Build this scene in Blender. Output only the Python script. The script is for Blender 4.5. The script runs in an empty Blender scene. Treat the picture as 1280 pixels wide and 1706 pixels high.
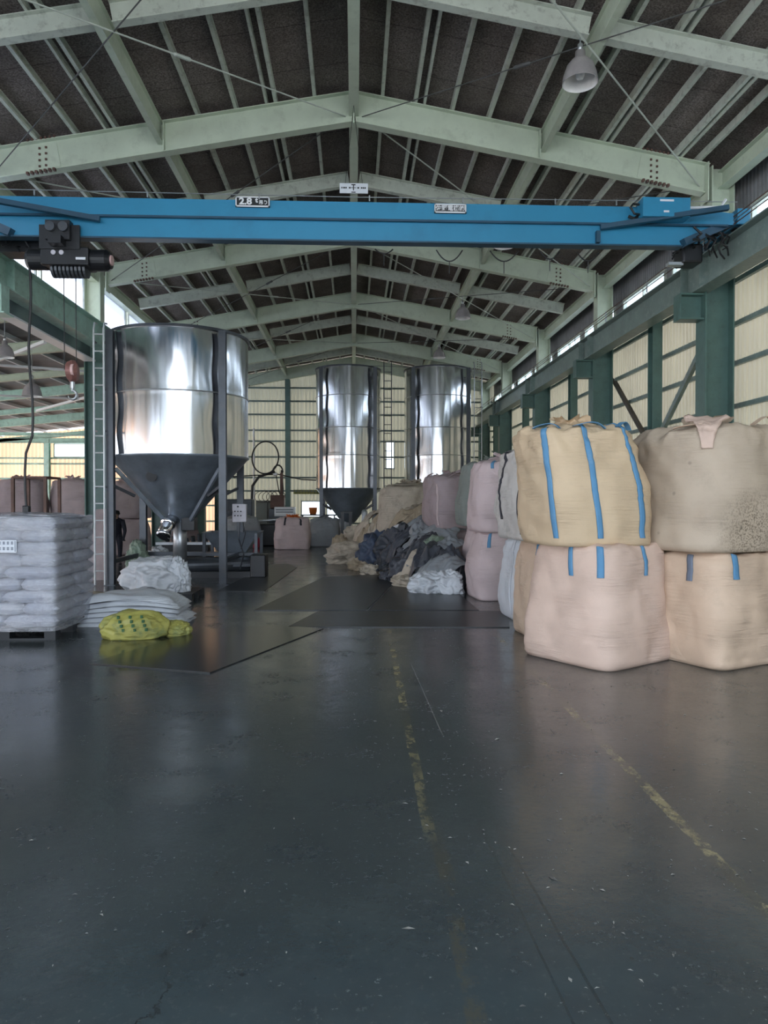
import bpy, bmesh, math, random
from mathutils import Vector, Matrix, noise
PI = math.pi
S = bpy.context.scene
C = S.collection
# ------------------------------------------------------------------ camera
cam_d = bpy.data.cameras.new('camera'); cam = bpy.data.objects.new('camera', cam_d); C.objects.link(cam)
cam_d.sensor_fit = 'VERTICAL'; cam_d.sensor_height = 36.0; cam_d.lens = 36.0*1200/1706
cam_d.clip_start = 0.05; cam_d.clip_end = 300
cam.location = (0, 0, 1.5)
cam.rotation_euler = (PI/2 - math.atan(17/1200), 0, -math.atan(50/1200))
S.camera = cam
# ------------------------------------------------------------------ world and exposure
W = bpy.data.worlds.new('sky'); S.world = W; W.use_nodes = True
wn = W.node_tree; bg = wn.nodes['Background']
tc = wn.nodes.new('ShaderNodeTexCoord'); sep = wn.nodes.new('ShaderNodeSeparateXYZ'); cr = wn.nodes.new('ShaderNodeValToRGB')
wn.links.new(tc.outputs['Generated'], sep.inputs[0]); wn.links.new(sep.outputs['Z'], cr.inputs[0]); wn.links.new(cr.outputs[0], bg.inputs[0])
cr.color_ramp.elements[0].position = 0.0; cr.color_ramp.elements[0].color = (0.62, 0.68, 0.76, 1)
cr.color_ramp.elements[1].position = 0.6; cr.color_ramp.elements[1].color = (0.72, 0.84, 1.0, 1)
bg.inputs[1].default_value = 4.0
sun_d = bpy.data.lights.new('sun', 'SUN'); sun = bpy.data.objects.new('sun', sun_d); C.objects.link(sun)
sun_d.energy = 10.0; sun_d.angle = math.radians(3); sun_d.color = (1.0, 0.94, 0.86)
sun.location = (-20, 20, 25); sun.rotation_euler = Vector((0.75, -0.25, -0.95)).to_track_quat('-Z', 'Y').to_euler()
vs = S.view_settings
S.display_settings.display_device = 'sRGB'
vs.view_transform = 'Standard'; vs.look = 'None'; vs.gamma = 1.0; vs.use_curve_mapping = False
vs.exposure = 0.55

# ------------------------------------------------------------------ materials
def newmat(name):
    m = bpy.data.materials.new(name); m.use_nodes = True
    return m, m.node_tree, m.node_tree.nodes['Principled BSDF']
def nd(nt, t, **k):
    n = nt.nodes.new(t)
    for a, b in k.items(): setattr(n, a, b)
    return n
def mapping(nt, scale=(1,1,1), coord='Object'):
    t = nd(nt, 'ShaderNodeTexCoord'); mp = nd(nt, 'ShaderNodeMapping'); mp.inputs['Scale'].default_value = scale
    nt.links.new(t.outputs[coord], mp.inputs[0]); return mp.outputs[0]
def mixc(nt, fac, a, b, mode='MIX'):
    m = nd(nt, 'ShaderNodeMix', data_type='RGBA', blend_type=mode)
    for s, v in ((0, fac), (6, a), (7, b)):
        if hasattr(v, 'links') or hasattr(v, 'is_linked'): nt.links.new(v, m.inputs[s])
        elif s == 0: m.inputs[0].default_value = v
        else: m.inputs[s].default_value = (*v[:3], 1)
    return m.outputs[2]
def ramp(nt, src, lo, hi, a=0.0, b=1.0):
    r = nd(nt, 'ShaderNodeMapRange'); r.inputs[1].default_value = lo; r.inputs[2].default_value = hi
    r.inputs[3].default_value = a; r.inputs[4].default_value = b
    nt.links.new(src, r.inputs[0]); return r.outputs[0]
def noisen(nt, vec, scale, detail=4, rough=0.6):
    n = nd(nt, 'ShaderNodeTexNoise'); n.inputs['Scale'].default_value = scale; n.inputs['Detail'].default_value = detail
    n.inputs['Roughness'].default_value = rough
    if vec is not None: nt.links.new(vec, n.inputs['Vector'])
    return n.outputs[0]
def mathn(nt, op, a, b=None, clamp=False):
    m = nd(nt, 'ShaderNodeMath', operation=op); m.use_clamp = clamp
    for i, v in enumerate((a, b)):
        if v is None: continue
        if hasattr(v, 'is_linked'): nt.links.new(v, m.inputs[i])
        else: m.inputs[i].default_value = v
    return m.outputs[0]
def mat(name, col, rough=0.5, metal=0.0, var=0.12, vscale=3.0, col2=None, bump=0.0, bscale=20.0, bstretch=(1,1,1), spec=0.5, stretch=(1,1,1), dirt=None, dirt_amt=0.5):
    m, nt, p = newmat(name)
    c2 = col2 or tuple(c*(1-var*2.2) for c in col)
    v = mapping(nt, stretch); f = ramp(nt, noisen(nt, v, vscale, 6, 0.65), 0.35, 0.65)
    out = mixc(nt, f, col, c2)
    if dirt:
        f2 = ramp(nt, noisen(nt, v, vscale*2.7, 8, 0.7), 0.52, 0.68, 0, dirt_amt)
        out = mixc(nt, f2, out, dirt)
    nt.links.new(out, p.inputs['Base Color'])
    p.inputs['Roughness'].default_value = rough; p.inputs['Metallic'].default_value = metal
    p.inputs['Specular IOR Level'].default_value = spec
    if bump:
        bv = mapping(nt, bstretch); b = nd(nt, 'ShaderNodeBump'); b.inputs['Strength'].default_value = bump; b.inputs['Distance'].default_value = 0.02
        nt.links.new(noisen(nt, bv, bscale, 5, 0.6), b.inputs['Height']); nt.links.new(b.outputs[0], p.inputs['Normal'])
    return m
M = {}
M['pale'] = mat('pale_green_paint', (0.58, 0.65, 0.52), 0.45, var=0.06, vscale=1.5, dirt=(0.20, 0.22, 0.17), dirt_amt=0.25)
M['pale_light'] = mat('faded_green_paint', (0.62, 0.66, 0.58), 0.5, var=0.06, dirt=(0.09, 0.08, 0.07), dirt_amt=0.45)
M['teal'] = mat('dark_teal_paint', (0.10, 0.185, 0.165), 0.4, var=0.1, dirt=(0.05, 0.06, 0.05), dirt_amt=0.3)
M['mint'] = mat('mint_green_paint', (0.46, 0.68, 0.59), 0.4, var=0.1, dirt=(0.12, 0.15, 0.12), dirt_amt=0.4)
M['girder'] = mat('girder_green_paint', (0.21, 0.28, 0.26), 0.4, var=0.1, dirt=(0.5, 0.52, 0.48), dirt_amt=0.25)
M['brown_brace'] = mat('brown_brace_paint', (0.07, 0.06, 0.05), 0.5)
M['blue'] = mat('crane_blue_paint', (0.035, 0.25, 0.43), 0.33, var=0.05, vscale=0.7, dirt=(0.03, 0.16, 0.28), dirt_amt=0.4)
M['blue_dark'] = mat('crane_dark_blue_paint', (0.02, 0.075, 0.13), 0.4)
M['black'] = mat('black_machine_paint', (0.012, 0.013, 0.016), 0.4, bump=0.1)
M['dark_metal'] = mat('dark_grey_steel', (0.085, 0.095, 0.11), 0.35, 0.4, dirt=(0.12, 0.11, 0.10), dirt_amt=0.3)
M['alu'] = mat('dull_aluminium', (0.72, 0.76, 0.78), 0.5, 0.3)
M['steel'] = mat('zinc_steel', (0.5, 0.52, 0.54), 0.35, 0.8)
M['rust'] = mat('rusty_brown_steel', (0.16, 0.09, 0.07), 0.6, 0.2, var=0.2)
M['pulley'] = mat('worn_red_paint', (0.33, 0.15, 0.13), 0.45, 0.2, var=0.2, vscale=12)
M['pink'] = mat('pale_pink_paint', (0.75, 0.5, 0.48), 0.4)
M['white'] = mat('white_paint', (0.75, 0.76, 0.78), 0.4, var=0.04)
M['sign_black'] = mat('sign_black', (0.012, 0.014, 0.016), 0.4)
M['sign_grey'] = mat('sign_grey', (0.055, 0.055, 0.06), 0.4)
M['paper'] = mat('paper', (0.72, 0.75, 0.80), 0.6, var=0.02)
M['ink'] = mat('ink', (0.03, 0.03, 0.03), 0.6)
M['wire'] = mat('rubber_cable', (0.015, 0.016, 0.018), 0.5)
M['rod'] = mat('painted_rod', (0.52, 0.56, 0.50), 0.45)
M['rod_dark'] = mat('dirty_rod', (0.10, 0.10, 0.10), 0.5)
M['lamp'] = mat('lamp_grey_enamel', (0.42, 0.39, 0.39), 0.35, 0.2)
M['lamp_in'] = mat('lamp_white_enamel', (0.85, 0.83, 0.82), 0.25)
M['glass'] = mat('lamp_bulb_glass', (0.85, 0.86, 0.86), 0.1)
M['gray_pad'] = mat('control_box_grey', (0.55, 0.53, 0.58), 0.4)
M['wood'] = mat('dark_pallet_plastic', (0.012, 0.014, 0.017), 0.45)
M['plate'] = mat('dark_rubber_plate', (0.020, 0.023, 0.026), 0.33, var=0.2, vscale=2, spec=0.5, bump=0.08, bscale=8)
M['wet_plate'] = mat('wet_dark_steel_plate', (0.025, 0.027, 0.028), 0.2, var=0.2, vscale=1.5, bump=0.03, bscale=3)
M['board'] = mat('dusty_pink_board', (0.5, 0.42, 0.42), 0.6, var=0.1)
M['skin'] = mat('skin', (0.45, 0.28, 0.2), 0.5)
M['cloth'] = mat('dark_navy_cloth', (0.012, 0.014, 0.025), 0.8)
M['hair'] = mat('black_hair', (0.008, 0.007, 0.007), 0.7)
M['bump_white'] = mat('granulate', (0.8, 0.8, 0.82), 0.6, bump=0.6, bscale=60)
M['red'] = mat('red_cloth', (0.35, 0.02, 0.05), 0.6)

def fabric(name, col, dirt=(0.25, 0.2, 0.15), dirt_amt=0.2, crease=0.65, rough=0.62, stain=None):
    """woven polypropylene: fine horizontal creases, weave and soft dirt"""
    m, nt, p = newmat(name)
    v = mapping(nt)
    c = mixc(nt, ramp(nt, noisen(nt, v, 1.7, 5, 0.6), 0.35, 0.7, 0, 0.5), col, tuple(x*0.8 for x in col))
    c = mixc(nt, ramp(nt, noisen(nt, v, 5, 9, 0.72), 0.50, 0.72, 0, dirt_amt), c, dirt)
    if stain:
        vv = nd(nt, 'ShaderNodeVectorMath', operation='DISTANCE'); nt.links.new(v, vv.inputs[0]); vv.inputs[1].default_value = stain[0]
        sp = ramp(nt, noisen(nt, v, 55, 3, 0.7), 0.50, 0.56)
        a = mathn(nt, 'MULTIPLY', sp, ramp(nt, vv.outputs['Value'], stain[1], stain[1]*0.3, 0, 0.75))
        c = mixc(nt, a, c, (0.10, 0.075, 0.05))
        d2 = nd(nt, 'ShaderNodeTexVoronoi'); d2.inputs['Scale'].default_value = 4.5; nt.links.new(v, d2.inputs['Vector'])
        c = mixc(nt, ramp(nt, d2.outputs['Distance'], 0.10, 0.05, 0, 0.35), c, (0.12, 0.1, 0.08))
    nt.links.new(c, p.inputs['Base Color'])
    p.inputs['Roughness'].default_value = rough; p.inputs['Specular IOR Level'].default_value = 0.35
    h = mapping(nt, (1.6, 1.6, 26)); hn = noisen(nt, h, 1.6, 5, 0.65)
    hm = ramp(nt, noisen(nt, v, 2.3, 2, 0.5), 0.42, 0.62)
    w = noisen(nt, mapping(nt, (1, 1, 1)), 160, 2, 0.5)
    tot = mathn(nt, 'ADD', mathn(nt, 'MULTIPLY', hn, hm), mathn(nt, 'MULTIPLY', w, 0.05))
    b = nd(nt, 'ShaderNodeBump'); b.inputs['Strength'].default_value = crease; b.inputs['Distance'].default_value = 0.035
    nt.links.new(tot, b.inputs['Height']); nt.links.new(b.outputs[0], p.inputs['Normal'])
    return m
M['bag_pink'] = fabric('bag_pink_beige', (0.66, 0.49, 0.40), dirt_amt=0.12)
M['bag_tan'] = fabric('bag_tan', (0.62, 0.47, 0.31), dirt_amt=0.15)
M['bag_peach'] = fabric('bag_peach', (0.66, 0.49, 0.36), dirt_amt=0.2, crease=0.8)
M['bag_khaki'] = fabric('bag_khaki', (0.52, 0.42, 0.32), dirt_amt=0.25, stain=((-0.12, -0.62, 0.2), 0.42))
M['bag_dirty'] = fabric('bag_dirty_white', (0.55, 0.52, 0.49), dirt=(0.16, 0.14, 0.12), dirt_amt=0.55)
M['bag_rose'] = fabric('bag_rose', (0.62, 0.50, 0.50), dirt_amt=0.1)
M['bag_white'] = fabric('bag_white', (0.66, 0.68, 0.72), dirt_amt=0.1)
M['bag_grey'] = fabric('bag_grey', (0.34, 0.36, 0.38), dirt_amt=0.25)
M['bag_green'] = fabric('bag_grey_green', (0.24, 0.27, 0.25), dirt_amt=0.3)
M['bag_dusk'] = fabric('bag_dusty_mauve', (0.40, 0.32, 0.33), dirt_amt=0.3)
M['strap_blue'] = fabric('strap_blue', (0.10, 0.26, 0.44), dirt=(0.3, 0.4, 0.5), dirt_amt=0.25, crease=0.2)
M['strap_slate'] = fabric('strap_slate', (0.17, 0.20, 0.26), dirt_amt=0.1, crease=0.2)
M['strap_dark'] = fabric('strap_dark', (0.03, 0.03, 0.04), dirt_amt=0.1, crease=0.2)
M['orange'] = fabric('orange_liner', (0.85, 0.22, 0.04), dirt_amt=0.1)
M['sack'] = fabric('white_sack', (0.50, 0.52, 0.58), dirt=(0.3, 0.3, 0.33), dirt_amt=0.25, crease=0.5, rough=0.4)
M['yellow_sack'] = fabric('yellow_sack', (0.36, 0.34, 0.09), dirt=(0.09, 0.15, 0.08), dirt_amt=0.9, rough=0.4)
M['plastic_white'] = fabric('crumpled_white_film', (0.66, 0.69, 0.73), dirt_amt=0.1, rough=0.33)
M['plastic_grey'] = fabric('crumpled_grey_film', (0.27, 0.29, 0.31), dirt_amt=0.4, rough=0.4)
M['plastic_dark'] = fabric('crumpled_charcoal_film', (0.06, 0.065, 0.08), dirt=(0.3, 0.3, 0.32), dirt_amt=0.35, rough=0.35)
M['plastic_navy'] = fabric('crumpled_navy_film', (0.055, 0.075, 0.12), dirt=(0.3, 0.34, 0.42), dirt_amt=0.4, rough=0.35)
M['plastic_tan'] = fabric('crumpled_tan_sack', (0.42, 0.34, 0.24), dirt=(0.12, 0.09, 0.07), dirt_amt=0.6)
M['plastic_sand'] = fabric('crumpled_sand_sack', (0.52, 0.45, 0.36), dirt=(0.14, 0.11, 0.09), dirt_amt=0.6)
M['plastic_green'] = fabric('crumpled_green_film', (0.28, 0.36, 0.28), dirt_amt=0.3, rough=0.35)

def m_steelshell():
    m, nt, p = newmat('brushed_stainless')
    v = mapping(nt, (1, 1, 0.06)); n = noisen(nt, v, 9, 5, 0.6)
    nt.links.new(mixc(nt, n, (0.80, 0.81, 0.83), (0.55, 0.57, 0.60)), p.inputs['Base Color'])
    p.inputs['Metallic'].default_value = 1.0
    nt.links.new(ramp(nt, n, 0.3, 0.7, 0.12, 0.24), p.inputs['Roughness'])
    b = nd(nt, 'ShaderNodeBump'); b.inputs['Strength'].default_value = 0.25; b.inputs['Distance'].default_value = 0.02
    nt.links.new(noisen(nt, mapping(nt, (1, 1, 0.10)), 5.0, 2, 0.4), b.inputs['Height']); nt.links.new(b.outputs[0], p.inputs['Normal'])
    return m
M['shell'] = m_steelshell()
M['cone'] = mat('dull_blue_grey_steel', (0.40, 0.46, 0.53), 0.34, 0.65, var=0.15, vscale=2, dirt=(0.35, 0.38, 0.4), dirt_amt=0.2)
M['chrome'] = mat('bright_tube', (0.8, 0.8, 0.82), 0.12, 1.0, var=0.05)

def m_translucent(name, col, tcol, k=0.5, warm=None):
    m, nt, p = newmat(name)
    nt.nodes.remove(p); out = nt.nodes['Material Output']
    v = mapping(nt, (1, 1, 0.15)); n = ramp(nt, noisen(nt, v, 2.0, 5, 0.6), 0.3, 0.7)
    d = nd(nt, 'ShaderNodeBsdfDiffuse'); t = nd(nt, 'ShaderNodeBsdfTranslucent'); mx = nd(nt, 'ShaderNodeMixShader'); mx.inputs[0].default_value = k
    nt.links.new(mixc(nt, n, col, tuple(c*0.85 for c in col)), d.inputs[0]); nt.links.new(mixc(nt, n, tcol, tuple(c*0.85 for c in tcol)), t.inputs[0])
    nt.links.new(d.outputs[0], mx.inputs[1]); nt.links.new(t.outputs[0], mx.inputs[2]); nt.links.new(mx.outputs[0], out.inputs[0])
    return m
M['wall_right'] = m_translucent('cream_translucent_siding', (0.62, 0.58, 0.46), (0.40, 0.35, 0.26), 0.34)
M['wall_back'] = m_translucent('cream_siding', (0.55, 0.54, 0.44), (0.26, 0.24, 0.18), 0.25)
M['wall_warm'] = m_translucent('warm_translucent_siding', (0.72, 0.58, 0.46), (0.62, 0.36, 0.22), 0.5)
M['upper_siding'] = mat('grey_upper_siding', (0.26, 0.26, 0.27), 0.6)
def m_window():
    m, nt, p = newmat('window_glass'); nt.nodes.remove(p); out = nt.nodes['Material Output']
    t = nd(nt, 'ShaderNodeBsdfTransparent'); t.inputs[0].default_value = (0.9, 0.93, 0.95, 1)
    g = nd(nt, 'ShaderNodeBsdfGlossy'); g.inputs['Roughness'].default_value = 0.05; mx = nd(nt, 'ShaderNodeMixShader'); mx.inputs[0].default_value = 0.06
    nt.links.new(t.outputs[0], mx.inputs[1]); nt.links.new(g.outputs[0], mx.inputs[2]); nt.links.new(mx.outputs[0], out.inputs[0]); return m
M['window'] = m_window()
def m_frost():
    m, nt, p = newmat('milky_window_panel'); nt.nodes.remove(p); out = nt.nodes['Material Output']
    t = nd(nt, 'ShaderNodeBsdfTranslucent'); t.inputs[0].default_value = (0.46, 0.48, 0.53, 1)
    g = nd(nt, 'ShaderNodeBsdfTransparent'); g.inputs[0].default_value = (0.12, 0.13, 0.14, 1); mx = nd(nt, 'ShaderNodeAddShader')
    nt.links.new(t.outputs[0], mx.inputs[0]); nt.links.new(g.outputs[0], mx.inputs[1]); nt.links.new(mx.outputs[0], out.inputs[0]); return m
M['frost'] = m_frost()
def m_film():
    m, nt, p = newmat('stretch_film'); nt.nodes.remove(p); out = nt.nodes['Material Output']
    t = nd(nt, 'ShaderNodeBsdfTransparent'); t.inputs[0].default_value = (0.93, 0.94, 0.97, 1)
    g = nd(nt, 'ShaderNodeBsdfGlossy'); g.inputs['Roughness'].default_value = 0.18
    d = nd(nt, 'ShaderNodeBsdfDiffuse'); d.inputs[0].default_value = (0.58, 0.60, 0.68, 1)
    b = nd(nt, 'ShaderNodeBump'); b.inputs['Strength'].default_value = 0.9; b.inputs['Distance'].default_value = 0.03
    nt.links.new(noisen(nt, mapping(nt, (1, 1, 4)), 4.5, 6, 0.7), b.inputs['Height'])
    nt.links.new(b.outputs[0], g.inputs['Normal']); nt.links.new(b.outputs[0], d.inputs['Normal'])
    a = nd(nt, 'ShaderNodeMixShader'); a.inputs[0].default_value = 0.5; nt.links.new(g.outputs[0], a.inputs[1]); nt.links.new(d.outputs[0], a.inputs[2])
    mx = nd(nt, 'ShaderNodeMixShader')
    nt.links.new(ramp(nt, noisen(nt, mapping(nt, (1, 1, 2)), 3, 6, 0.7), 0.35, 0.65, 0.15, 0.62), mx.inputs[0])
    nt.links.new(t.outputs[0], mx.inputs[1]); nt.links.new(a.outputs[0], mx.inputs[2]); nt.links.new(mx.outputs[0], out.inputs[0]); return m
M['film'] = m_film()
def m_roof():
    m, nt, p = newmat('wood_wool_roof_board')
    v = mapping(nt); n1 = noisen(nt, v, 45, 4, 0.7); n2 = noisen(nt, v, 1.2, 4, 0.6)
    c = mixc(nt, ramp(nt, n1, 0.4, 0.62), (0.13, 0.11, 0.10), (0.32, 0.28, 0.26))
    c = mixc(nt, ramp(nt, n2, 0.4, 0.65, 0, 0.5), c, (0.10, 0.08, 0.07))
    w = nd(nt, 'ShaderNodeSeparateXYZ'); nt.links.new(v, w.inputs[0])
    f = mathn(nt, 'FRACT', mathn(nt, 'MULTIPLY', w.outputs[1], 1.1)); c = mixc(nt, ramp(nt, f, 0.025, 0.0, 0, 0.7), c, (0.02, 0.018, 0.016))
    nt.links.new(c, p.inputs['Base Color']); p.inputs['Roughness'].default_value = 0.95; p.inputs['Specular IOR Level'].default_value = 0.1
    b = nd(nt, 'ShaderNodeBump'); b.inputs['Strength'].default_value = 0.6; b.inputs['Distance'].default_value = 0.02
    nt.links.new(n1, b.inputs['Height']); nt.links.new(b.outputs[0], p.inputs['Normal']); return m
M['roof'] = m_roof()
M['roof_grey'] = mat('aisle_roof_board', (0.30, 0.28, 0.29), 0.8, var=0.1, bump=0.2, bscale=30)

def m_floor():
    m, nt, p = newmat('worn_sealed_concrete')
    v = mapping(nt); s = nd(nt, 'ShaderNodeSeparateXYZ'); nt.links.new(v, s.inputs[0]); x, y = s.outputs[0], s.outputs[1]
    big = noisen(nt, v, 0.45, 5, 0.6); mid = noisen(nt, v, 2.2, 7, 0.68); fine = noisen(nt, v, 32, 4, 0.7)
    c = mixc(nt, ramp(nt, big, 0.38, 0.62), (0.036, 0.047, 0.050), (0.055, 0.066, 0.068))
    c = mixc(nt, ramp(nt, mid, 0.42, 0.66, 0, 0.6), c, (0.030, 0.036, 0.040))
    c = mixc(nt, ramp(nt, fine, 0.56, 0.75, 0, 0.22), c, (0.13, 0.14, 0.14))
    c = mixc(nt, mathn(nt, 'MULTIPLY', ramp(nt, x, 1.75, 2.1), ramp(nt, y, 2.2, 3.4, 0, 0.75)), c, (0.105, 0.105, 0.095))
    v2 = nd(nt, 'ShaderNodeTexVoronoi'); v2.inputs['Scale'].default_value = 5.5; nt.links.new(v, v2.inputs['Vector'])
    c = mixc(nt, ramp(nt, v2.outputs['Distance'], 0.055, 0.03, 0, 0.8), c, (0.012, 0.012, 0.013))
    wob = mathn(nt, 'SUBTRACT', noisen(nt, v, 2.0, 3, 0.5), 0.5)
    def line(x0, x1k, half, y0, y1, wobble=0.05, off=0.0):
        cx = mathn(nt, 'ADD', mathn(nt, 'MULTIPLY', y, x1k), x0); cx = mathn(nt, 'ADD', cx, mathn(nt, 'MULTIPLY', wob, wobble))
        d = mathn(nt, 'ABSOLUTE', mathn(nt, 'SUBTRACT', x, cx))
        a = ramp(nt, d, half, half*0.8); b1 = ramp(nt, y, y0-0.15, y0+0.15); b2 = ramp(nt, y, y1+0.4, y1-0.4)
        return mathn(nt, 'MULTIPLY', a, mathn(nt, 'MULTIPLY', b1, b2))
    wear = ramp(nt, noisen(nt, mapping(nt, (1, 0.7, 1)), 7, 7, 0.8), 0.47, 0.56)
    wear2 = ramp(nt, noisen(nt, mapping(nt, (1, 1, 1)), 1.1, 2, 0.5), 0.36, 0.56)
    # two worn yellow lane lines, dark residue beside them
    for (a0, k, h, ya, yb, sc) in ((0.30, 0.0125, 0.032, 3.25, 9.0, 1.0), (1.47, 0.017, 0.034, 0.5, 8.0, 0.8)):
        l = line(a0, k, h, ya, yb, 0.03)
        c = mixc(nt, mathn(nt, 'MULTIPLY', l, 0.35), c, (0.05, 0.05, 0.035))
        c = mixc(nt, mathn(nt, 'MULTIPLY', mathn(nt, 'MULTIPLY', l, wear), mathn(nt, 'MULTIPLY', wear2, sc)), c, (0.29, 0.25, 0.13))
    l = line(0.33, 0.0125, 0.035, 0.3, 3.3, 0.04); c = mixc(nt, mathn(nt, 'MULTIPLY', mathn(nt, 'MULTIPLY', l, wear), 0.55), c, (0.075, 0.065, 0.04))
    l = line(0.86, -0.06, 0.006, 1.2, 7.5, 0.02); c = mixc(nt, mathn(nt, 'MULTIPLY', l, 0.45), c, (0.02, 0.02, 0.02))
    l = line(0.70, -0.035, 0.005, 0.8, 6.5, 0.02); c = mixc(nt, mathn(nt, 'MULTIPLY', l, 0.35), c, (0.02, 0.02, 0.02))
    l = line(0.66, -0.02, 0.004, 4.6, 6.8, 0.01); c = mixc(nt, mathn(nt, 'MULTIPLY', l, 0.5), c, (0.3, 0.3, 0.28))
    # long crack
    wb = mathn(nt, 'ADD', mathn(nt, 'MULTIPLY', mathn(nt, 'SUBTRACT', noisen(nt, v, 3.0, 8, 0.75), 0.5), 0.55), -0.86)
    cx = mathn(nt, 'ADD', mathn(nt, 'MULTIPLY', y, 0.115), wb)
    d = mathn(nt, 'ABSOLUTE', mathn(nt, 'SUBTRACT', x, cx))
    ck = mathn(nt, 'MULTIPLY', ramp(nt, d, 0.009, 0.003), ramp(nt, y, 4.9, 3.6))
    c = mixc(nt, mathn(nt, 'MULTIPLY', ck, 0.8), c, (0.005, 0.005, 0.006))
    # expansion joint
    j = mathn(nt, 'MULTIPLY', ramp(nt, mathn(nt, 'ABSOLUTE', mathn(nt, 'SUBTRACT', y, 6.75)), 0.010, 0.006), ramp(nt, x, 1.2, 1.3)); c = mixc(nt, j, c, (0.008, 0.008, 0.008))
    # dark oily wet patch left of the aisle
    dd = nd(nt, 'ShaderNodeVectorMath', operation='DISTANCE'); mp = nd(nt, 'ShaderNodeMapping'); mp.inputs['Scale'].default_value = (1, 0.75, 1); nt.links.new(v, mp.inputs[0])
    nt.links.new(mp.outputs[0], dd.inputs[0]); dd.inputs[1].default_value = (-2.05, 7.2*0.75, 0)
    wet = ramp(nt, mathn(nt, 'ADD', dd.outputs['Value'], mathn(nt, 'MULTIPLY', wob, 1.2)), 0.85, 0.70)
    c = mixc(nt, mathn(nt, 'MULTIPLY', wet, 0.85), c, (0.022, 0.022, 0.020))
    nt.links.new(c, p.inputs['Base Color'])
    r = ramp(nt, mid, 0.3, 0.7, 0.13, 0.30); r = mathn(nt, 'ADD', r, ramp(nt, fine, 0.4, 0.7, -0.04, 0.06))
    rm = nd(nt, 'ShaderNodeMix', data_type='FLOAT'); nt.links.new(wet, rm.inputs[0]); nt.links.new(r, rm.inputs[2]); rm.inputs[3].default_value = 0.10
    nt.links.new(rm.outputs[0], p.inputs['Roughness'])
    p.inputs['Specular IOR Level'].default_value = 1.0
    b = nd(nt, 'ShaderNodeBump'); b.inputs['Strength'].default_value = 0.16; b.inputs['Distance'].default_value = 0.012
    h = mathn(nt, 'ADD', mathn(nt, 'MULTIPLY', fine, 0.35), noisen(nt, v, 6, 5, 0.6)); h = mathn(nt, 'SUBTRACT', h, mathn(nt, 'MULTIPLY', ck, 0.6))
    nt.links.new(h, b.inputs['Height']); nt.links.new(b.outputs[0], p.inputs['Normal'])
    return m
M['floor'] = m_floor()
M['ground'] = mat('outdoor_concrete', (0.62, 0.62, 0.60), 0.9)

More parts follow.
